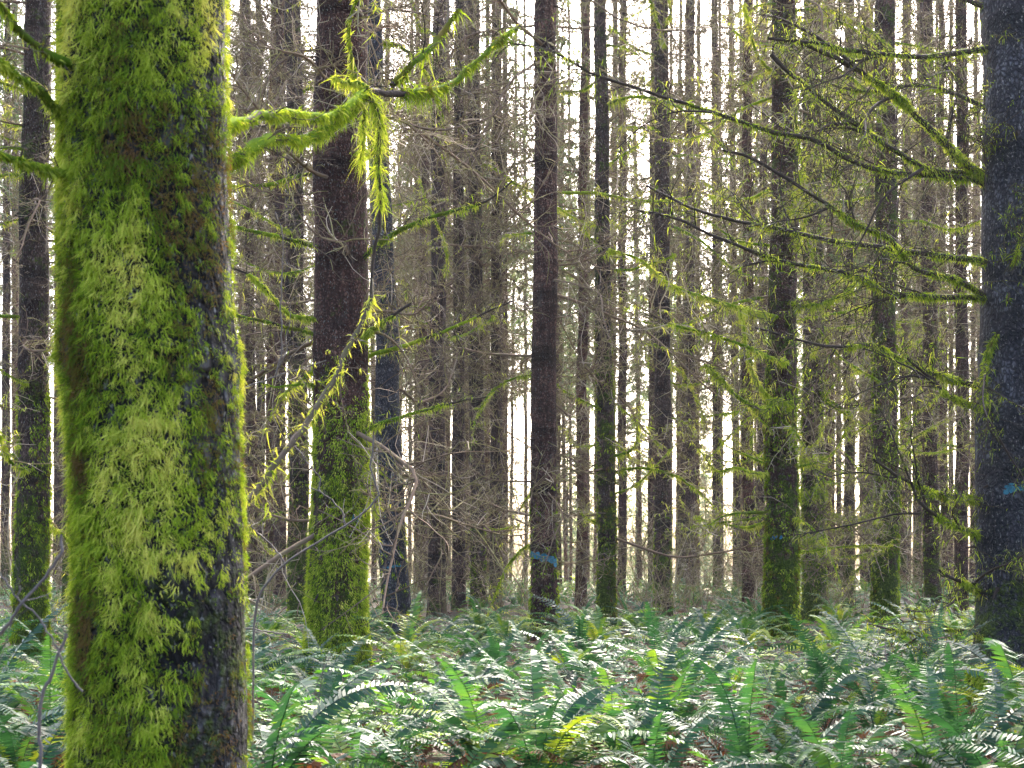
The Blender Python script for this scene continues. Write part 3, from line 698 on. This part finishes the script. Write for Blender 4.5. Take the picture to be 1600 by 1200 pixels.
for i, (pb, pt, wb, wt, d, lab, anc, mo, red, dry, nb, tuft, bark, marks) in enumerate(MAIN):
    T, Z = trunk_from_px(pb, pt, wb, wt, d, 30 + i, flare=0.22 if i != 4 else 0.42, knots=0.055, lump=0.045)
    root, tr = make_tree('spruce_tree', lab, T, M[bark], 28, 120, mo, red)
    ANCHOR.append((pb, Z, anc)); MIDT.append((T, Z, root))
    sc_ = 1.0 + 0.02 * (Z - 15)
    add_branches(root, T, nb, h_at(T, Z, 880), h_at(T, Z, -40), dry, 700 + i, 0.8 * sc_, 1.5 * sc_, 1.15)
    if tuft:
        r = np.random.RandomState(800 + i); mb = MB(); zt = h_at(T, Z, tuft[1])
        bands = r.uniform(0.4, 3.5, 4)
        def dens(h, th, T=T, zt=zt, i=i, bands=bands):
            n = fbm(np.stack([np.cos(th) * 2, np.sin(th) * 2, h * 2.0], -1), i + 60, 3)
            b = 0
            for q in bands: b = b + np.exp(-((h - q) / 0.12) ** 2)
            return np.clip(sm(zt + 0.4, zt - 0.6, h + (n - 0.5) * 2) * (sm(0.42, 0.62, n) + 0.7 * b) + 0.6 * sm(zt + .6, zt - .6, h) * sm(.6, 1, np.abs(np.cos(th))), 0, 1)
        T.moss(mb, tuft[0], dens, 0.05, 0.012, -0.1, zt + 1.0, r, 0.44, 9)
        if i == 4:
            for q in (720, 772, 845):
                T.moss(mb, 1800, lambda h, th, q=q: np.exp(-((h - h_at(T, Z, q)) / 0.09) ** 2), 0.10, 0.014, h_at(T, Z, q) - .2, h_at(T, Z, q) + .2, r, 0.62, 9)
        obj('moss', mb.mesh('moss', M['moss'], T.b), root)
    if marks:
        paint_part(root, T, [(h_at(T, Z, m[0]), FRONT + m[1], m[2], m[3], m[4], m[5]) for m in marks], 40 + i)
# drooping mossy limbs of the stout moss-banded tree
T, Z, root = MIDT[3]
for i, (pts, a, b, ntw, tl, ms, hg) in enumerate([
 ([(1215, 640, Z), (1180, 636, Z - .4), (1150, 618, Z - .6), (1125, 590, Z - .7), (1100, 568, Z - .8)], .030, .012, 16, .45, 900, .4),
 ([(1210, 630, Z - .2), (1186, 600, Z - .4), (1170, 550, Z - .5), (1157, 485, Z - .6)], .024, .012, 14, .4, 700, .5),
 ([(1230, 500, Z), (1195, 490, Z - .3), (1150, 478, Z - .5), (1090, 460, Z - .7), (1040, 440, Z - .8), (1000, 405, Z - .9), (950, 390, Z - 1)], .026, .009, 34, .5, 1300, .5),
 ([(1215, 740, Z), (1180, 738, Z - .3), (1150, 730, Z - .4), (1120, 735, Z - .5), (1090, 700, Z - .6)], .020, .008, 12, .4, 400, .4),
 ([(1230, 640, Z - .2), (1225, 628, Z - .5), (1212, 622, Z - .7), (1195, 640, Z - .9)], .018, .010, 12, .3, 700, .6),
 ([(1230, 470, Z - .2), (1260, 480, Z - .4), (1300, 470, Z - .6), (1340, 440, Z - .8)], .022, .009, 20, .45, 800, .5),
]):
    hand_branch(root, T.b, pts, a, b, ntw + 6, tl, int(ms * 2.2), 100 + i, 0.045, 0.008, hg, 2.8, twr=0.007, sleeve=1.2, mbase=0.6, sub=3, twmoss=14)

# ------------------------------------------------------------------ slim distant trees
SHORT = {'the shaggy moss-covered trunk': 'the shaggy trunk', 'the reddish trunk with the mossy foot': 'the reddish trunk', 'the trunk with the blue paint band': 'the paint-banded trunk',
         'the trunk with two moss collars': 'the moss-collared trunk', 'the trunk with the dark knot': 'the knotted trunk', 'the dark trunk with the lit mossy foot': 'the lit-footed dark trunk'}
ANCHOR = [(a, b, c, SHORT.get(c, c)) for a, b, c in ANCHOR]
ANCHOR.sort(key=lambda a: a[0])
MAINA = [a for a in ANCHOR]
far_list = [(8, 14), (24, 11), (90, 14), (108, 19), (384, 12), (408, 15), (437, 20), (652, 11), (716, 21), (700, 8), (729, 9), (775, 20), (762, 9), (789, 10),
 (871, 13), (908, 18), (955, 11), (972, 14), (1018, 13), (1067, 12), (1079, 15), (1088, 9), (1120, 13),
 (1152, 13), (1169, 20), (1188, 16), (1293, 15), (1302, 9), (1313, 8), (1326, 17), (1352, 10), (1361, 13), (1411, 13), 
 (1434, 12), (1476, 13), (1486, 8), (1503, 22), (1519, 9), (600, 10), (560, 12), (470, 10)]
r = np.random.RandomState(404)
seen_between = {}
order_words = ['first', 'second', 'third', 'fourth', 'fifth', 'sixth', 'seventh', 'eighth', 'ninth', 'tenth', 'eleventh', 'twelfth', 'thirteenth', 'fourteenth', 'fifteenth', 'sixteenth', 'seventeenth', 'eighteenth', 'nineteenth', 'twentieth']
far_list += [(396, 17), (421, 18), (378, 13), (500, 14), (660, 16), (1208, 13)]
far_list += [(q, w) for q, w in zip((520, 640, 668, 693, 733, 757, 798, 822, 884, 892, 918, 930, 1048, 1060, 1128, 1160, 1180, 1243, 1284, 1333, 1346, 1421, 1444, 1466), (7, 6, 8, 6, 7, 6, 5, 6, 6, 5, 7, 6, 6, 7, 6, 6, 5, 7, 6, 7, 6, 7, 6, 6))]
far_list.sort()
FARP = []
for i, (px, w) in enumerate(far_list):
    d = r.uniform(.26, .34); Z = min(d * F / w, 62.0 if w > 7.5 else 95.0); d = w * Z / F
    lean = r.normal() * 5
    T, Z = trunk_from_px(px, px + lean, w, w * r.uniform(.66, .82), d, 1000 + i, flare=0.2, knots=0.05, lump=0.04)
    left = [a for a in MAINA if a[0] <= px]; right = [a for a in MAINA if a[0] > px]
    key = (left[-1][2] if left else None, right[0][2] if right else None)
    seen_between[key] = seen_between.get(key, 0) + 1; q = order_words[seen_between[key] - 1]
    if key[0] and key[1]: lab = f'{q} slim far trunk going right from {key[0]}'
    elif key[1]: lab = f'{q} slim far trunk left of {key[1]}'
    else: lab = f'{q} slim far trunk right of {key[0]}'
    root, tr = make_tree('spruce_tree', lab, T, M['bark' if r.rand() < .6 else 'bark_red'], 14, 60, r.uniform(.12, .42), r.uniform(0, .8), 'slim distant trees in the stand')
    lean_c = T.axis(np.array([0.0, 10.0])); dx = (lean_c[1] - lean_c[0]) / 10.0
    me = (CROWN_MID if Z < 34 else CROWN_FAR)[r.randint(5)]
    if w > 7.5: obj('crown', me, root, (0, 0, 0), (-dx[1], dx[0], r.uniform(0, 6.28)), r.uniform(.85, 1.15))
    if Z > 44 and (i % 3 == 0 or w <= 7.5): obj('foliage', LIVE[r.randint(4)], root, (0, 0, 1.0), (0, 0, r.uniform(0, 6.28)), r.uniform(.85, 1.1))
    FARP.append((T.b[0], T.b[1]))
# trees standing at the far edge of the stand, live green tops
EDGE = [(100, 72), (300, 74), (345, 62), (470, 70), (625, 80), (700, 64), (755, 76), (870, 70), (1000, 74), (1060, 66), (1170, 72), (1270, 80), (1350, 68), (1430, 72), (30, 66), (215, 60), (392, 62), (520, 78), (585, 66), (660, 72), (1235, 66), (1310, 74), (1395, 64), (1460, 78), (1530, 70)]
for i, (px, Z) in enumerate(EDGE):
    T, Z = trunk_from_px(px, px + r.normal() * 4, 0.26 * F / Z, 0.19 * F / Z, 0.26, 1300 + i, flare=0.15, knots=0.03, height=24.0)
    root, tr = make_tree('spruce_tree', 'far spruce with a pale green live crown at the edge of the clearing', T, M['bark'], 10, 40, .15, .3, 'green-topped spruces at the far edge of the stand')
    obj('crown', LIVE[i % 4], root, (0, 0, 0), (0, 0, r.uniform(0, 6.28)), r.uniform(.85, 1.1))
# young conifers across the clearing, green to the ground
for i in range(14):
    Z = r.uniform(120, 175); x = (r.uniform(-100, 1700) - 800) / F * Z
    T = Trunk((x, Z, float(gz(x, Z))), (x, Z, float(gz(x, Z)) + 12), .16, .06, 1400 + i, height=13.0 + 1.5 * (i % 4))
    root, tr = make_tree('young_conifer', 'young conifer green to the ground across the bright clearing', T, M['bark'], 8, 16, .1, .2, 'young conifers across the clearing')
    obj('crown', LIVE_LOW[i % 4], root, (0, 0, 0), (0, 0, r.uniform(0, 6.28)), r.uniform(1.0, 1.5))

# ------------------------------------------------------------------ bare stems in front
def bare_sapling(label, stems, seed, base):
    root = empty('bare_sapling', base); tag(root, label, 'sapling', None)
    for i, (pts, a, b, ntw) in enumerate(stems):
        hand_branch(root, base, pts, a * .68, b * .68, ntw, 0.22, 0, seed + i, tint=0.55, twr=0.0016, name='stem', mat='stem', jit=0.01, sub=1)
Zs = 6.6
bb = W(392, 1240, Zs); bb[2] = gz(bb[0], bb[1])
bare_sapling('bare grey sapling with thin crooked stems before the reddish trunk', [
 ([(388, 1300, Zs), (400, 985, Zs), (425, 910, Zs), (470, 870, Zs), (520, 838, Zs), (562, 808, Zs), (594, 772, Zs), (580, 735, Zs), (584, 680, Zs)], .010, .006, 9),
 ([(538, 826, Zs), (533, 795, Zs), (500, 768, Zs), (486, 762, Zs)], .006, .004, 3),
 ([(500, 768, Zs), (498, 740, Zs), (470, 705, Zs), (448, 680, Zs)], .005, .003, 5),
 ([(300, 640, Zs - .4), (372, 607, Zs), (430, 588, Zs), (470, 575, Zs), (510, 563, Zs)], .007, .004, 5),
 ([(430, 588, Zs), (440, 540, Zs), (440, 480, Zs), (442, 380, Zs), (430, 330, Zs)], .006, .003, 6),
 ([(432, 585, Zs), (448, 555, Zs), (452, 510, Zs), (455, 470, Zs)], .004, .002, 3),
 ([(365, 985, Zs), (410, 985, Zs), (450, 990, Zs)], .007, .004, 2),
 ([(366, 785, Zs - .2), (410, 840, Zs), (440, 870, Zs), (448, 905, Zs)], .006, .005, 4),
], 300, bb)
Zs = 3.6
bb = W(60, 1500, Zs); bb[2] = gz(bb[0], bb[1])
bare_sapling('thin bare forked stems poking from the ferns by the shaggy trunk', [
 ([(50, 1480, Zs), (66, 1130, Zs), (80, 1060, Zs), (97, 1015, Zs), (104, 990, Zs)], .0085, .006, 0),
 ([(-60, 1080, Zs), (0, 985, Zs), (40, 935, Zs), (90, 872, Zs), (96, 835, Zs)], .0075, .0055, 2),
 ([(130, 1080, Zs), (97, 1018, Zs), (72, 975, Zs), (40, 942, Zs), (22, 920, Zs), (0, 895, Zs)], .0045, .003, 3),
 ([(30, 932, Zs), (28, 905, Zs)], .003, .002, 0),
], 320, bb)

# ------------------------------------------------------------------ ferns
def frond(seed, L=0.95, pairs=40, a0=70, a1=-25, dead=False, lod=0):
    r = np.random.RandomState(seed); mb = MB()
    N = 18; s = np.linspace(0, 1, N)
    el = np.radians(a0 + (a1 - a0) * s ** 1.25 + r.normal() * 4)
    yaw = np.cumsum(r.normal(size=N) * 0.025)
    d = np.stack([np.cos(el) * np.cos(yaw), np.cos(el) * np.sin(yaw), np.sin(el)], -1)
    P = np.vstack([[0, 0, 0], np.cumsum(d[:-1] * L / (N - 1), 0)])
    mb.tubes(P, 0.0035 * np.linspace(1, .3, N), 3, 0.15)
    t = np.linspace(0.16, 0.985, pairs); p, T = along(P, t)
    lat = norm(np.cross(T, np.array([[0, 0, 1.0]]) + 0 * T)); up = np.cross(lat, T)
    w = 0.074 * L * np.interp(t, [0.16, 0.3, 0.55, 0.8, 0.95, 1], [0.62, 0.95, 1.0, 0.72, 0.3, 0.08])
    n = 4 if lod == 0 else 3
    prof = np.array([0.75, 1.0, 0.78, 0.10]) if n == 4 else np.array([0.8, 0.95, 0.12])
    tw = r.uniform(-0.5, 0.7); roll = r.normal() * 0.22
    for sg in (-1, 1):
        droop = (-0.18 if not dead else -0.8) + r.normal(size=(pairs, 1)) * 0.13 + roll * sg
        dr = norm(lat * sg + T * (0.30 + r.normal(size=(pairs, 1)) * 0.06) + up * droop)
        ln = w * r.uniform(0.78, 1.12, pairs) * (r.rand(pairs) > 0.03)
        if dead: ln *= r.uniform(0.5, 1.0, pairs)
        q = np.linspace(0, 1, n)[None, :, None]
        PP = p[:, None] + dr[:, None] * (ln[:, None, None] * q) + (T[:, None] * 0.10 - up[:, None] * (0.10 if not dead else .4)) * (ln[:, None, None] * q ** 2)
        width = (L * 0.82 / pairs) * (0.86 if not lod else 1.0)
        wd = width * np.interp(t, [0.16, .8, 1], [1, .9, .5])[:, None] * prof[None]
        side = norm(T + up * (0.30 * sg + r.normal(size=(pairs, 1)) * 0.16))
        mb.ribbons(PP, wd, side, np.clip(0.38 + tw * 0.5 + r.normal(size=pairs) * 0.06, 0, 1))
    return mb
FR = []
for i in range(12):
    FR.append(frond(500 + i, 0.95, 42, [72, 62, 54, 80, 46, 68][i % 6], [-40, -60, -25, 12, -50, -20][i % 6]))
FROND = [f.mesh('frond', M['fern']) for f in FR]
FRD = [frond(540 + i, 0.85, 32, 30 + 8 * i, -75, True) for i in range(4)]
FROND_DEAD = [f.mesh('dead_frond', M['fern_dead']) for f in FRD]
FRL = [frond(560 + i, 0.95, 26, [68, 58, 50, 72, 42, 64][i % 6], [-40, -55, -30, -10, -50, -25][i % 6], lod=1) for i in range(9)]

def rot_fn(a, s, tilt=0.0):
    c, sn = math.cos(a), math.sin(a); ct, st = math.cos(tilt), math.sin(tilt)
    m = np.array([[c, -sn, 0], [sn, c, 0], [0, 0, 1]]) @ np.array([[ct, 0, st], [0, 1, 0], [-st, 0, ct]])
    return lambda V: (V * s) @ m.T
def whole_fern(seed):
    r = np.random.RandomState(seed); mb = MB(); n = r.randint(13, 20)
    for q in range(n):
        a = 6.283 * q / n + r.normal() * 0.25
        mb.merge(FRL[r.randint(9)], rot_fn(a, r.uniform(0.65, 1.12), r.normal() * 0.14))
    me = mb.mesh('sword_fern', M['fern'])
    return me
FERN_FAR = [whole_fern(600 + i) for i in range(8)]

r = np.random.RandomState(31)
cand = [((px - 800) / F * Z, Z, 0) for px, Z in ((1500, 7.7), (1370, 8.6), (1240, 7.6), (1600, 8.6), (1440, 9.6), (760, 6.9), (960, 7.7), (480, 7.4), (640, 7.9), (30, 6.6), (1120, 8.9), (420, 6.4), (560, 6.7), (690, 6.3), (840, 6.8), (1020, 6.5), (1170, 6.8), (1310, 6.5), (1460, 6.8), (1570, 6.6), (880, 8.0), (1040, 8.2))]
def place(n, z0, z1, gap, bias=0.8):
    tries = 0; got = 0
    while got < n and tries < 60000:
        tries += 1
        Z = z0 + (z1 - z0) * r.rand() ** bias
        half = 800 / F * Z + 0.7
        x = r.uniform(-half, half)
        if any((x - fx) ** 2 + (Z - fy) ** 2 < (fr + 0.22) ** 2 for fx, fy, fr in FOOT if fr > .12): continue
        if any(fr > .17 and fy < 30 and 0 < fy - Z < (2.5 if fy < 15 else 6.0) and abs(x - fx * Z / fy) < fr + .12 for fx, fy, fr in FOOT): continue
        if any((x - a) ** 2 + (Z - b) ** 2 < gap * gap for a, b, _ in cand): continue
        cand.append((x, Z, 0)); got += 1
place(76, 5.9, 13.5, 0.66)
place(115, 13.5, 25.0, 0.85)
place(82, 25.0, 44.0, 0.9)
cand.sort(key=lambda c: c[1])
def where(px, Z):
    A = sorted(MAINA, key=lambda a: abs(a[0] - px))[0]
    return A
for i, (x, Z, _) in enumerate(cand):
    px = 800 + x / Z * F; a = where(px, Z)
    zz = float(gz(x, Z)); s = r.uniform(0.95, 1.25) if Z < 9.0 else r.uniform(0.70, 1.02)
    side = 'left' if px < a[0] else 'right'
    if Z < 12.0 and i < 75:
        k = ['arching', 'dark', 'spreading', 'drooping', 'tall', 'ragged'][i % 6]
        depth = 'in front' if Z < 8.5 else 'further in' if Z < 10 else 'midway'
        root = empty('sword_fern', (x, Z, zz), r.uniform(0, 6.28))
        tag(root, f'{k} sword fern {depth} {side} of {a[3]}', 'fern', f'{k} sword ferns {depth} {side} of {a[3]}')
        n = r.randint(13, 19)
        for q in range(n):
            obj('frond', FROND[r.randint(12)], root, (0, 0, 0), (0, r.normal() * 0.12, 6.283 * q / n + r.normal() * 0.22), s * r.uniform(0.62, 1.12))
        for q in range(r.randint(4, 8)):
            obj('dead_frond', FROND_DEAD[r.randint(4)], root, (0, 0, 0.03), (0, 0, r.uniform(0, 6.28)), s * r.uniform(0.7, 1.0))
    else:
        band = 'in the middle of the fern bed' if Z < 20 else 'far back in the fern bed'
        o = obj('sword_fern', FERN_FAR[r.randint(8)], None, (x, Z, zz), (r.normal() * .06, r.normal() * .06, r.uniform(0, 6.28)), s)
        tag(o, f'sword fern {band} {side} of {a[3]}', 'fern', f'sword ferns {band} {side} of {a[3]}')

# the far low greenery nobody could count
mb = MB()
for q in range(420):
    Z = r.uniform(36, 62); x = r.uniform(-1, 1) * (800 / F * Z + 2)
    rr = rot_fn(r.uniform(0, 6.28), r.uniform(.7, 1.2))
    off = np.array([x, Z, float(gz(x, Z))])
    for k in range(5):
        f2 = rot_fn(r.uniform(0, 6.28), r.uniform(.7, 1.2), r.normal() * .15)
        mb.merge(FRL[r.randint(9)], lambda V, f2=f2, off=off: f2(V) + off)
tag(obj('undergrowth', mb.mesh('undergrowth', M['fern'])), 'low green undergrowth under the far trees', 'undergrowth', kind='stuff')

# litter on the forest floor: twigs and dead leaves
mb = MB(); n = 9000
Z = 5.5 + 26 * r.rand(n) ** 1.6; x = r.uniform(-1, 1, n) * (800 / F * Z + .5)
p = np.stack([x, Z, gz(x, Z) + 0.012], -1); a = r.uniform(0, 6.28, n)
P = grow(p, np.stack([np.cos(a), np.sin(a), r.normal(size=n) * .15 + .05], -1), r.uniform(.05, .22, n), 4, .2, 0, r)
mb.ribbons(P, r.uniform(.008, .03, n)[:, None] * np.array([[.5, 1, .9, .2]]), norm(np.stack([-np.sin(a), np.cos(a), r.normal(size=n) * .5], -1)), r.rand(n))
tag(obj('leaf_litter', mb.mesh('leaf_litter', M['fern_dead'])), 'brown dead leaves and bracken scattered on the floor', 'litter', kind='stuff')

# low broad-leaved plants among the ferns
def leaf_plant(seed):
    r = np.random.RandomState(seed); ms = MB(); ml = MB()
    for q in range(7):
        a = r.uniform(0, 6.28); P = grow(np.zeros((1, 3)), np.array([[math.cos(a) * .5, math.sin(a) * .5, 1]]), np.array([r.uniform(.35, .65)]), 8, .12, -.03, r)[0]
        ms.tubes(P, 0.003 * np.linspace(1, .5, 8), 3, .4)
        n = 12; t = np.linspace(.25, 1, n); p, T = along(P, t)
        d = norm(perp(T, r) + T * .3); d[:, 2] *= .4
        L = r.uniform(.03, .06, n); K = grow(p, d, L, 5, .05, -.08, r)
        ml.ribbons(K, (L * .6)[:, None] * np.array([[.15, .8, 1, .7, .08]]), norm(np.cross(d, np.array([[0, 0, 1.]]) + r.normal(size=(n, 3)) * .3)), np.clip(.5 + r.normal(size=n) * .2, 0, 1))
    return ms.mesh('stems', M['stem']), ml.mesh('leaves', M['broad'])
LP = [leaf_plant(650 + i) for i in range(3)]
for i, (px, Z) in enumerate([(455, 7.6), (500, 7.2), (410, 7.9), (540, 8.4), (1130, 8.6), (700, 9.2), (930, 9.0), (1420, 10.5), (1480, 12.2), (960, 8.0), (1250, 9.6), (640, 12.0)]):
    x = (px - 800) / F * Z; a = where(px, Z)
    root = empty('leafy_shrub', (x, Z, float(gz(x, Z))), r.uniform(0, 6.28))
    tag(root, f'small broad-leaved evergreen shrub among ferns near {a[2]}', 'shrub', f'broad-leaved shrubs near {a[2]}')
    obj('stem', LP[i % 3][0], root, scale=1.2); obj('foliage', LP[i % 3][1], root, scale=1.2)

# leafless brushy shrubs at the back of the ferns
def bare_shrub(seed):
    r = np.random.RandomState(seed); mb = MB(); n = 9
    a = r.uniform(0, 6.28, n)
    P = grow(np.c_[np.cos(a) * .05, np.sin(a) * .05, np.zeros(n)], np.stack([np.cos(a) * .4, np.sin(a) * .4, np.ones(n)], -1), r.uniform(.9, 1.9, n), 9, .13, 0, r)
    mb.tubes(P, .007 * np.linspace(1, .5, 9)[None] * np.ones((n, 1)), 4, np.clip(.5 + r.normal(size=n) * .2, 0, 1))
    for q in P: twigs_on(mb, q, 9, .4, .0042, r, 2, .25, .25, tint=.6)
    return mb.mesh('bare_shrub', M['twig'])
BS = [bare_shrub(680 + i) for i in range(5)]
for i in range(64):
    px = [1000, 1020, 1050, 1075, 1100, 1140, 1165, 1190, 690, 640, 780, 900, 1310, 1340, 410, 420][i] if i < 16 else r.uniform(0, 1600)
    Z = r.uniform(22, 31) if i < 16 else r.uniform(26, 46)
    x = (px - 800) / F * Z; a = where(px, Z)
    o = obj('bare_shrub', BS[i % 5], None, (x, Z, float(gz(x, Z))), (0, 0, r.uniform(0, 6.28)), r.uniform(.8, 1.3) if i < 30 else r.uniform(1.3, 2.2))
    tag(o, f'leafless thin-stemmed brush standing in the ferns near {a[2]}', 'shrub', f'leafless brush near {a[2]}')

# mossy stump at the foot of the big blue-black trunk
Zm = 10.6; b = W(1556, 1100, Zm); b[2] = gz(b[0], b[1])
St = Trunk(b, b + np.array([0.02, 0, 1.0]), .20, .17, 91, flare=.3, knots=.05, height=.36, lump=.12)
root = empty('mossy_stump', b); tag(root, 'low rotten stump capped with moss below the big blue-black trunk', 'stump')
o = obj('trunk', St.mesh('trunk', M['bark_red'], 28, 24, -.2), root); o['moss'] = .4; o['red'] = .6
mb = MB(); r2 = np.random.RandomState(92)
rr = St.r0 * np.sqrt(r2.rand(1600)); th = r2.uniform(0, 6.28, 1600)
P = np.stack([b[0] + rr * np.cos(th), b[1] + rr * np.sin(th), b[2] + .34 + .05 * (1 - (rr / St.r0) ** 2)], -1)
strands(mb, P, np.tile([[0, 0, 1.0]], (1600, 1)), r2.uniform(.03, .06, 1600), np.full(1600, .012), np.clip(.6 + r2.normal(size=1600) * .12, 0, 1), 4, .8, -.1, .6, -.2, r2)
g = np.linspace(0, 2 * np.pi, 24, endpoint=False)
cap = [np.stack([b[0] + q * .2 * np.cos(g), b[1] + q * .2 * np.sin(g), np.full(24, b[2] + .335 + .06 * (1 - q * q))], -1) for q in (1.02, .75, .45, .02)]
i, j = np.meshgrid(np.arange(3), np.arange(24), indexing='ij')
mb.add(np.array(cap), np.stack([i * 24 + j, i * 24 + (j + 1) % 24, (i + 1) * 24 + (j + 1) % 24, (i + 1) * 24 + j], -1), .45)
St.moss(mb, 3000, lambda h, th: sm(-.1, .3, h), .05, .011, -.05, .36, r2, .55, 8)
obj('moss', mb.mesh('moss', M['moss'], b), root)

# ------------------------------------------------------------------ the misty air of the stand
hx = [(-190, 190), (-25, 200), (-9, 46)]
V = np.array([[hx[0][i], hx[1][j], hx[2][k]] for i in (0, 1) for j in (0, 1) for k in (0, 1)], float)
Qh = [(0, 1, 3, 2), (4, 6, 7, 5), (0, 4, 5, 1), (2, 3, 7, 6), (0, 2, 6, 4), (1, 5, 7, 3)]
hm = bpy.data.materials.new('haze'); hm.use_nodes = True; hm.node_tree.nodes.clear()
ho = hm.node_tree.nodes.new('ShaderNodeOutputMaterial'); hv = hm.node_tree.nodes.new('ShaderNodeVolumePrincipled')
hv.inputs['Color'].default_value = (0.93, 0.95, 1.0, 1); hv.inputs['Density'].default_value = 0.00022; hv.inputs['Anisotropy'].default_value = 0.35
hm.node_tree.links.new(hv.outputs[0], ho.inputs['Volume'])
mb = MB(); mb.add(V, Qh); tag(obj('haze', mb.mesh('haze', hm, smooth=False)), 'thin pale mist hanging between the trunks', 'haze', kind='stuff')

# ------------------------------------------------------------------ light, sky, camera
SUN_EL, SUN_AZ = R(40), R(11)      # azimuth from +Y towards +X
sdir = Vector((math.sin(SUN_AZ) * math.cos(SUN_EL), math.cos(SUN_AZ) * math.cos(SUN_EL), math.sin(SUN_EL)))
ld = bpy.data.lights.new('sun', 'SUN'); ld.energy = 2.0; ld.angle = R(0.6); ld.color = (1.0, 0.93, 0.82)
lo = bpy.data.objects.new('sun', ld); COL.objects.link(lo)
lo.rotation_euler = (-sdir).to_track_quat('-Z', 'Y').to_euler()
w = bpy.data.worlds.new('World'); sc.world = w; w.use_nodes = True
nt = w.node_tree; bg = nt.nodes['Background']
sky = nt.nodes.new('ShaderNodeTexSky'); sky.sky_type = 'NISHITA'; sky.sun_disc = False
sky.sun_elevation = SUN_EL; sky.sun_rotation = SUN_AZ; sky.air_density = 0.8; sky.dust_density = 6.0; sky.ozone_density = 1.0
nt.links.new(sky.outputs[0], bg.inputs['Color']); bg.inputs['Strength'].default_value = 0.15

cd = bpy.data.cameras.new('camera'); cam = bpy.data.objects.new('camera', cd); COL.objects.link(cam)
cam.location = (0, 0, HC); cam.rotation_euler = (R(90), 0, 0)
cd.sensor_width = 36; cd.lens = F / 1600 * 36; cd.shift_y = (YH - 600) / 1600
cd.clip_start = 0.05; cd.clip_end = 1500
cd.dof.use_dof = True; cd.dof.focus_distance = 13.0; cd.dof.aperture_fstop = 7.1
sc.camera = cam

sc.view_settings.view_transform = 'Standard'; sc.view_settings.look = 'None'
sc.view_settings.exposure = 3.1; sc.view_settings.gamma = 1.0
sc.render.engine = 'CYCLES'
c = sc.cycles; c.max_bounces = 6; c.diffuse_bounces = 3; c.glossy_bounces = 2; c.transmission_bounces = 3; c.transparent_max_bounces = 4
c.use_denoising = True; c.caustics_reflective = False; c.caustics_refractive = False
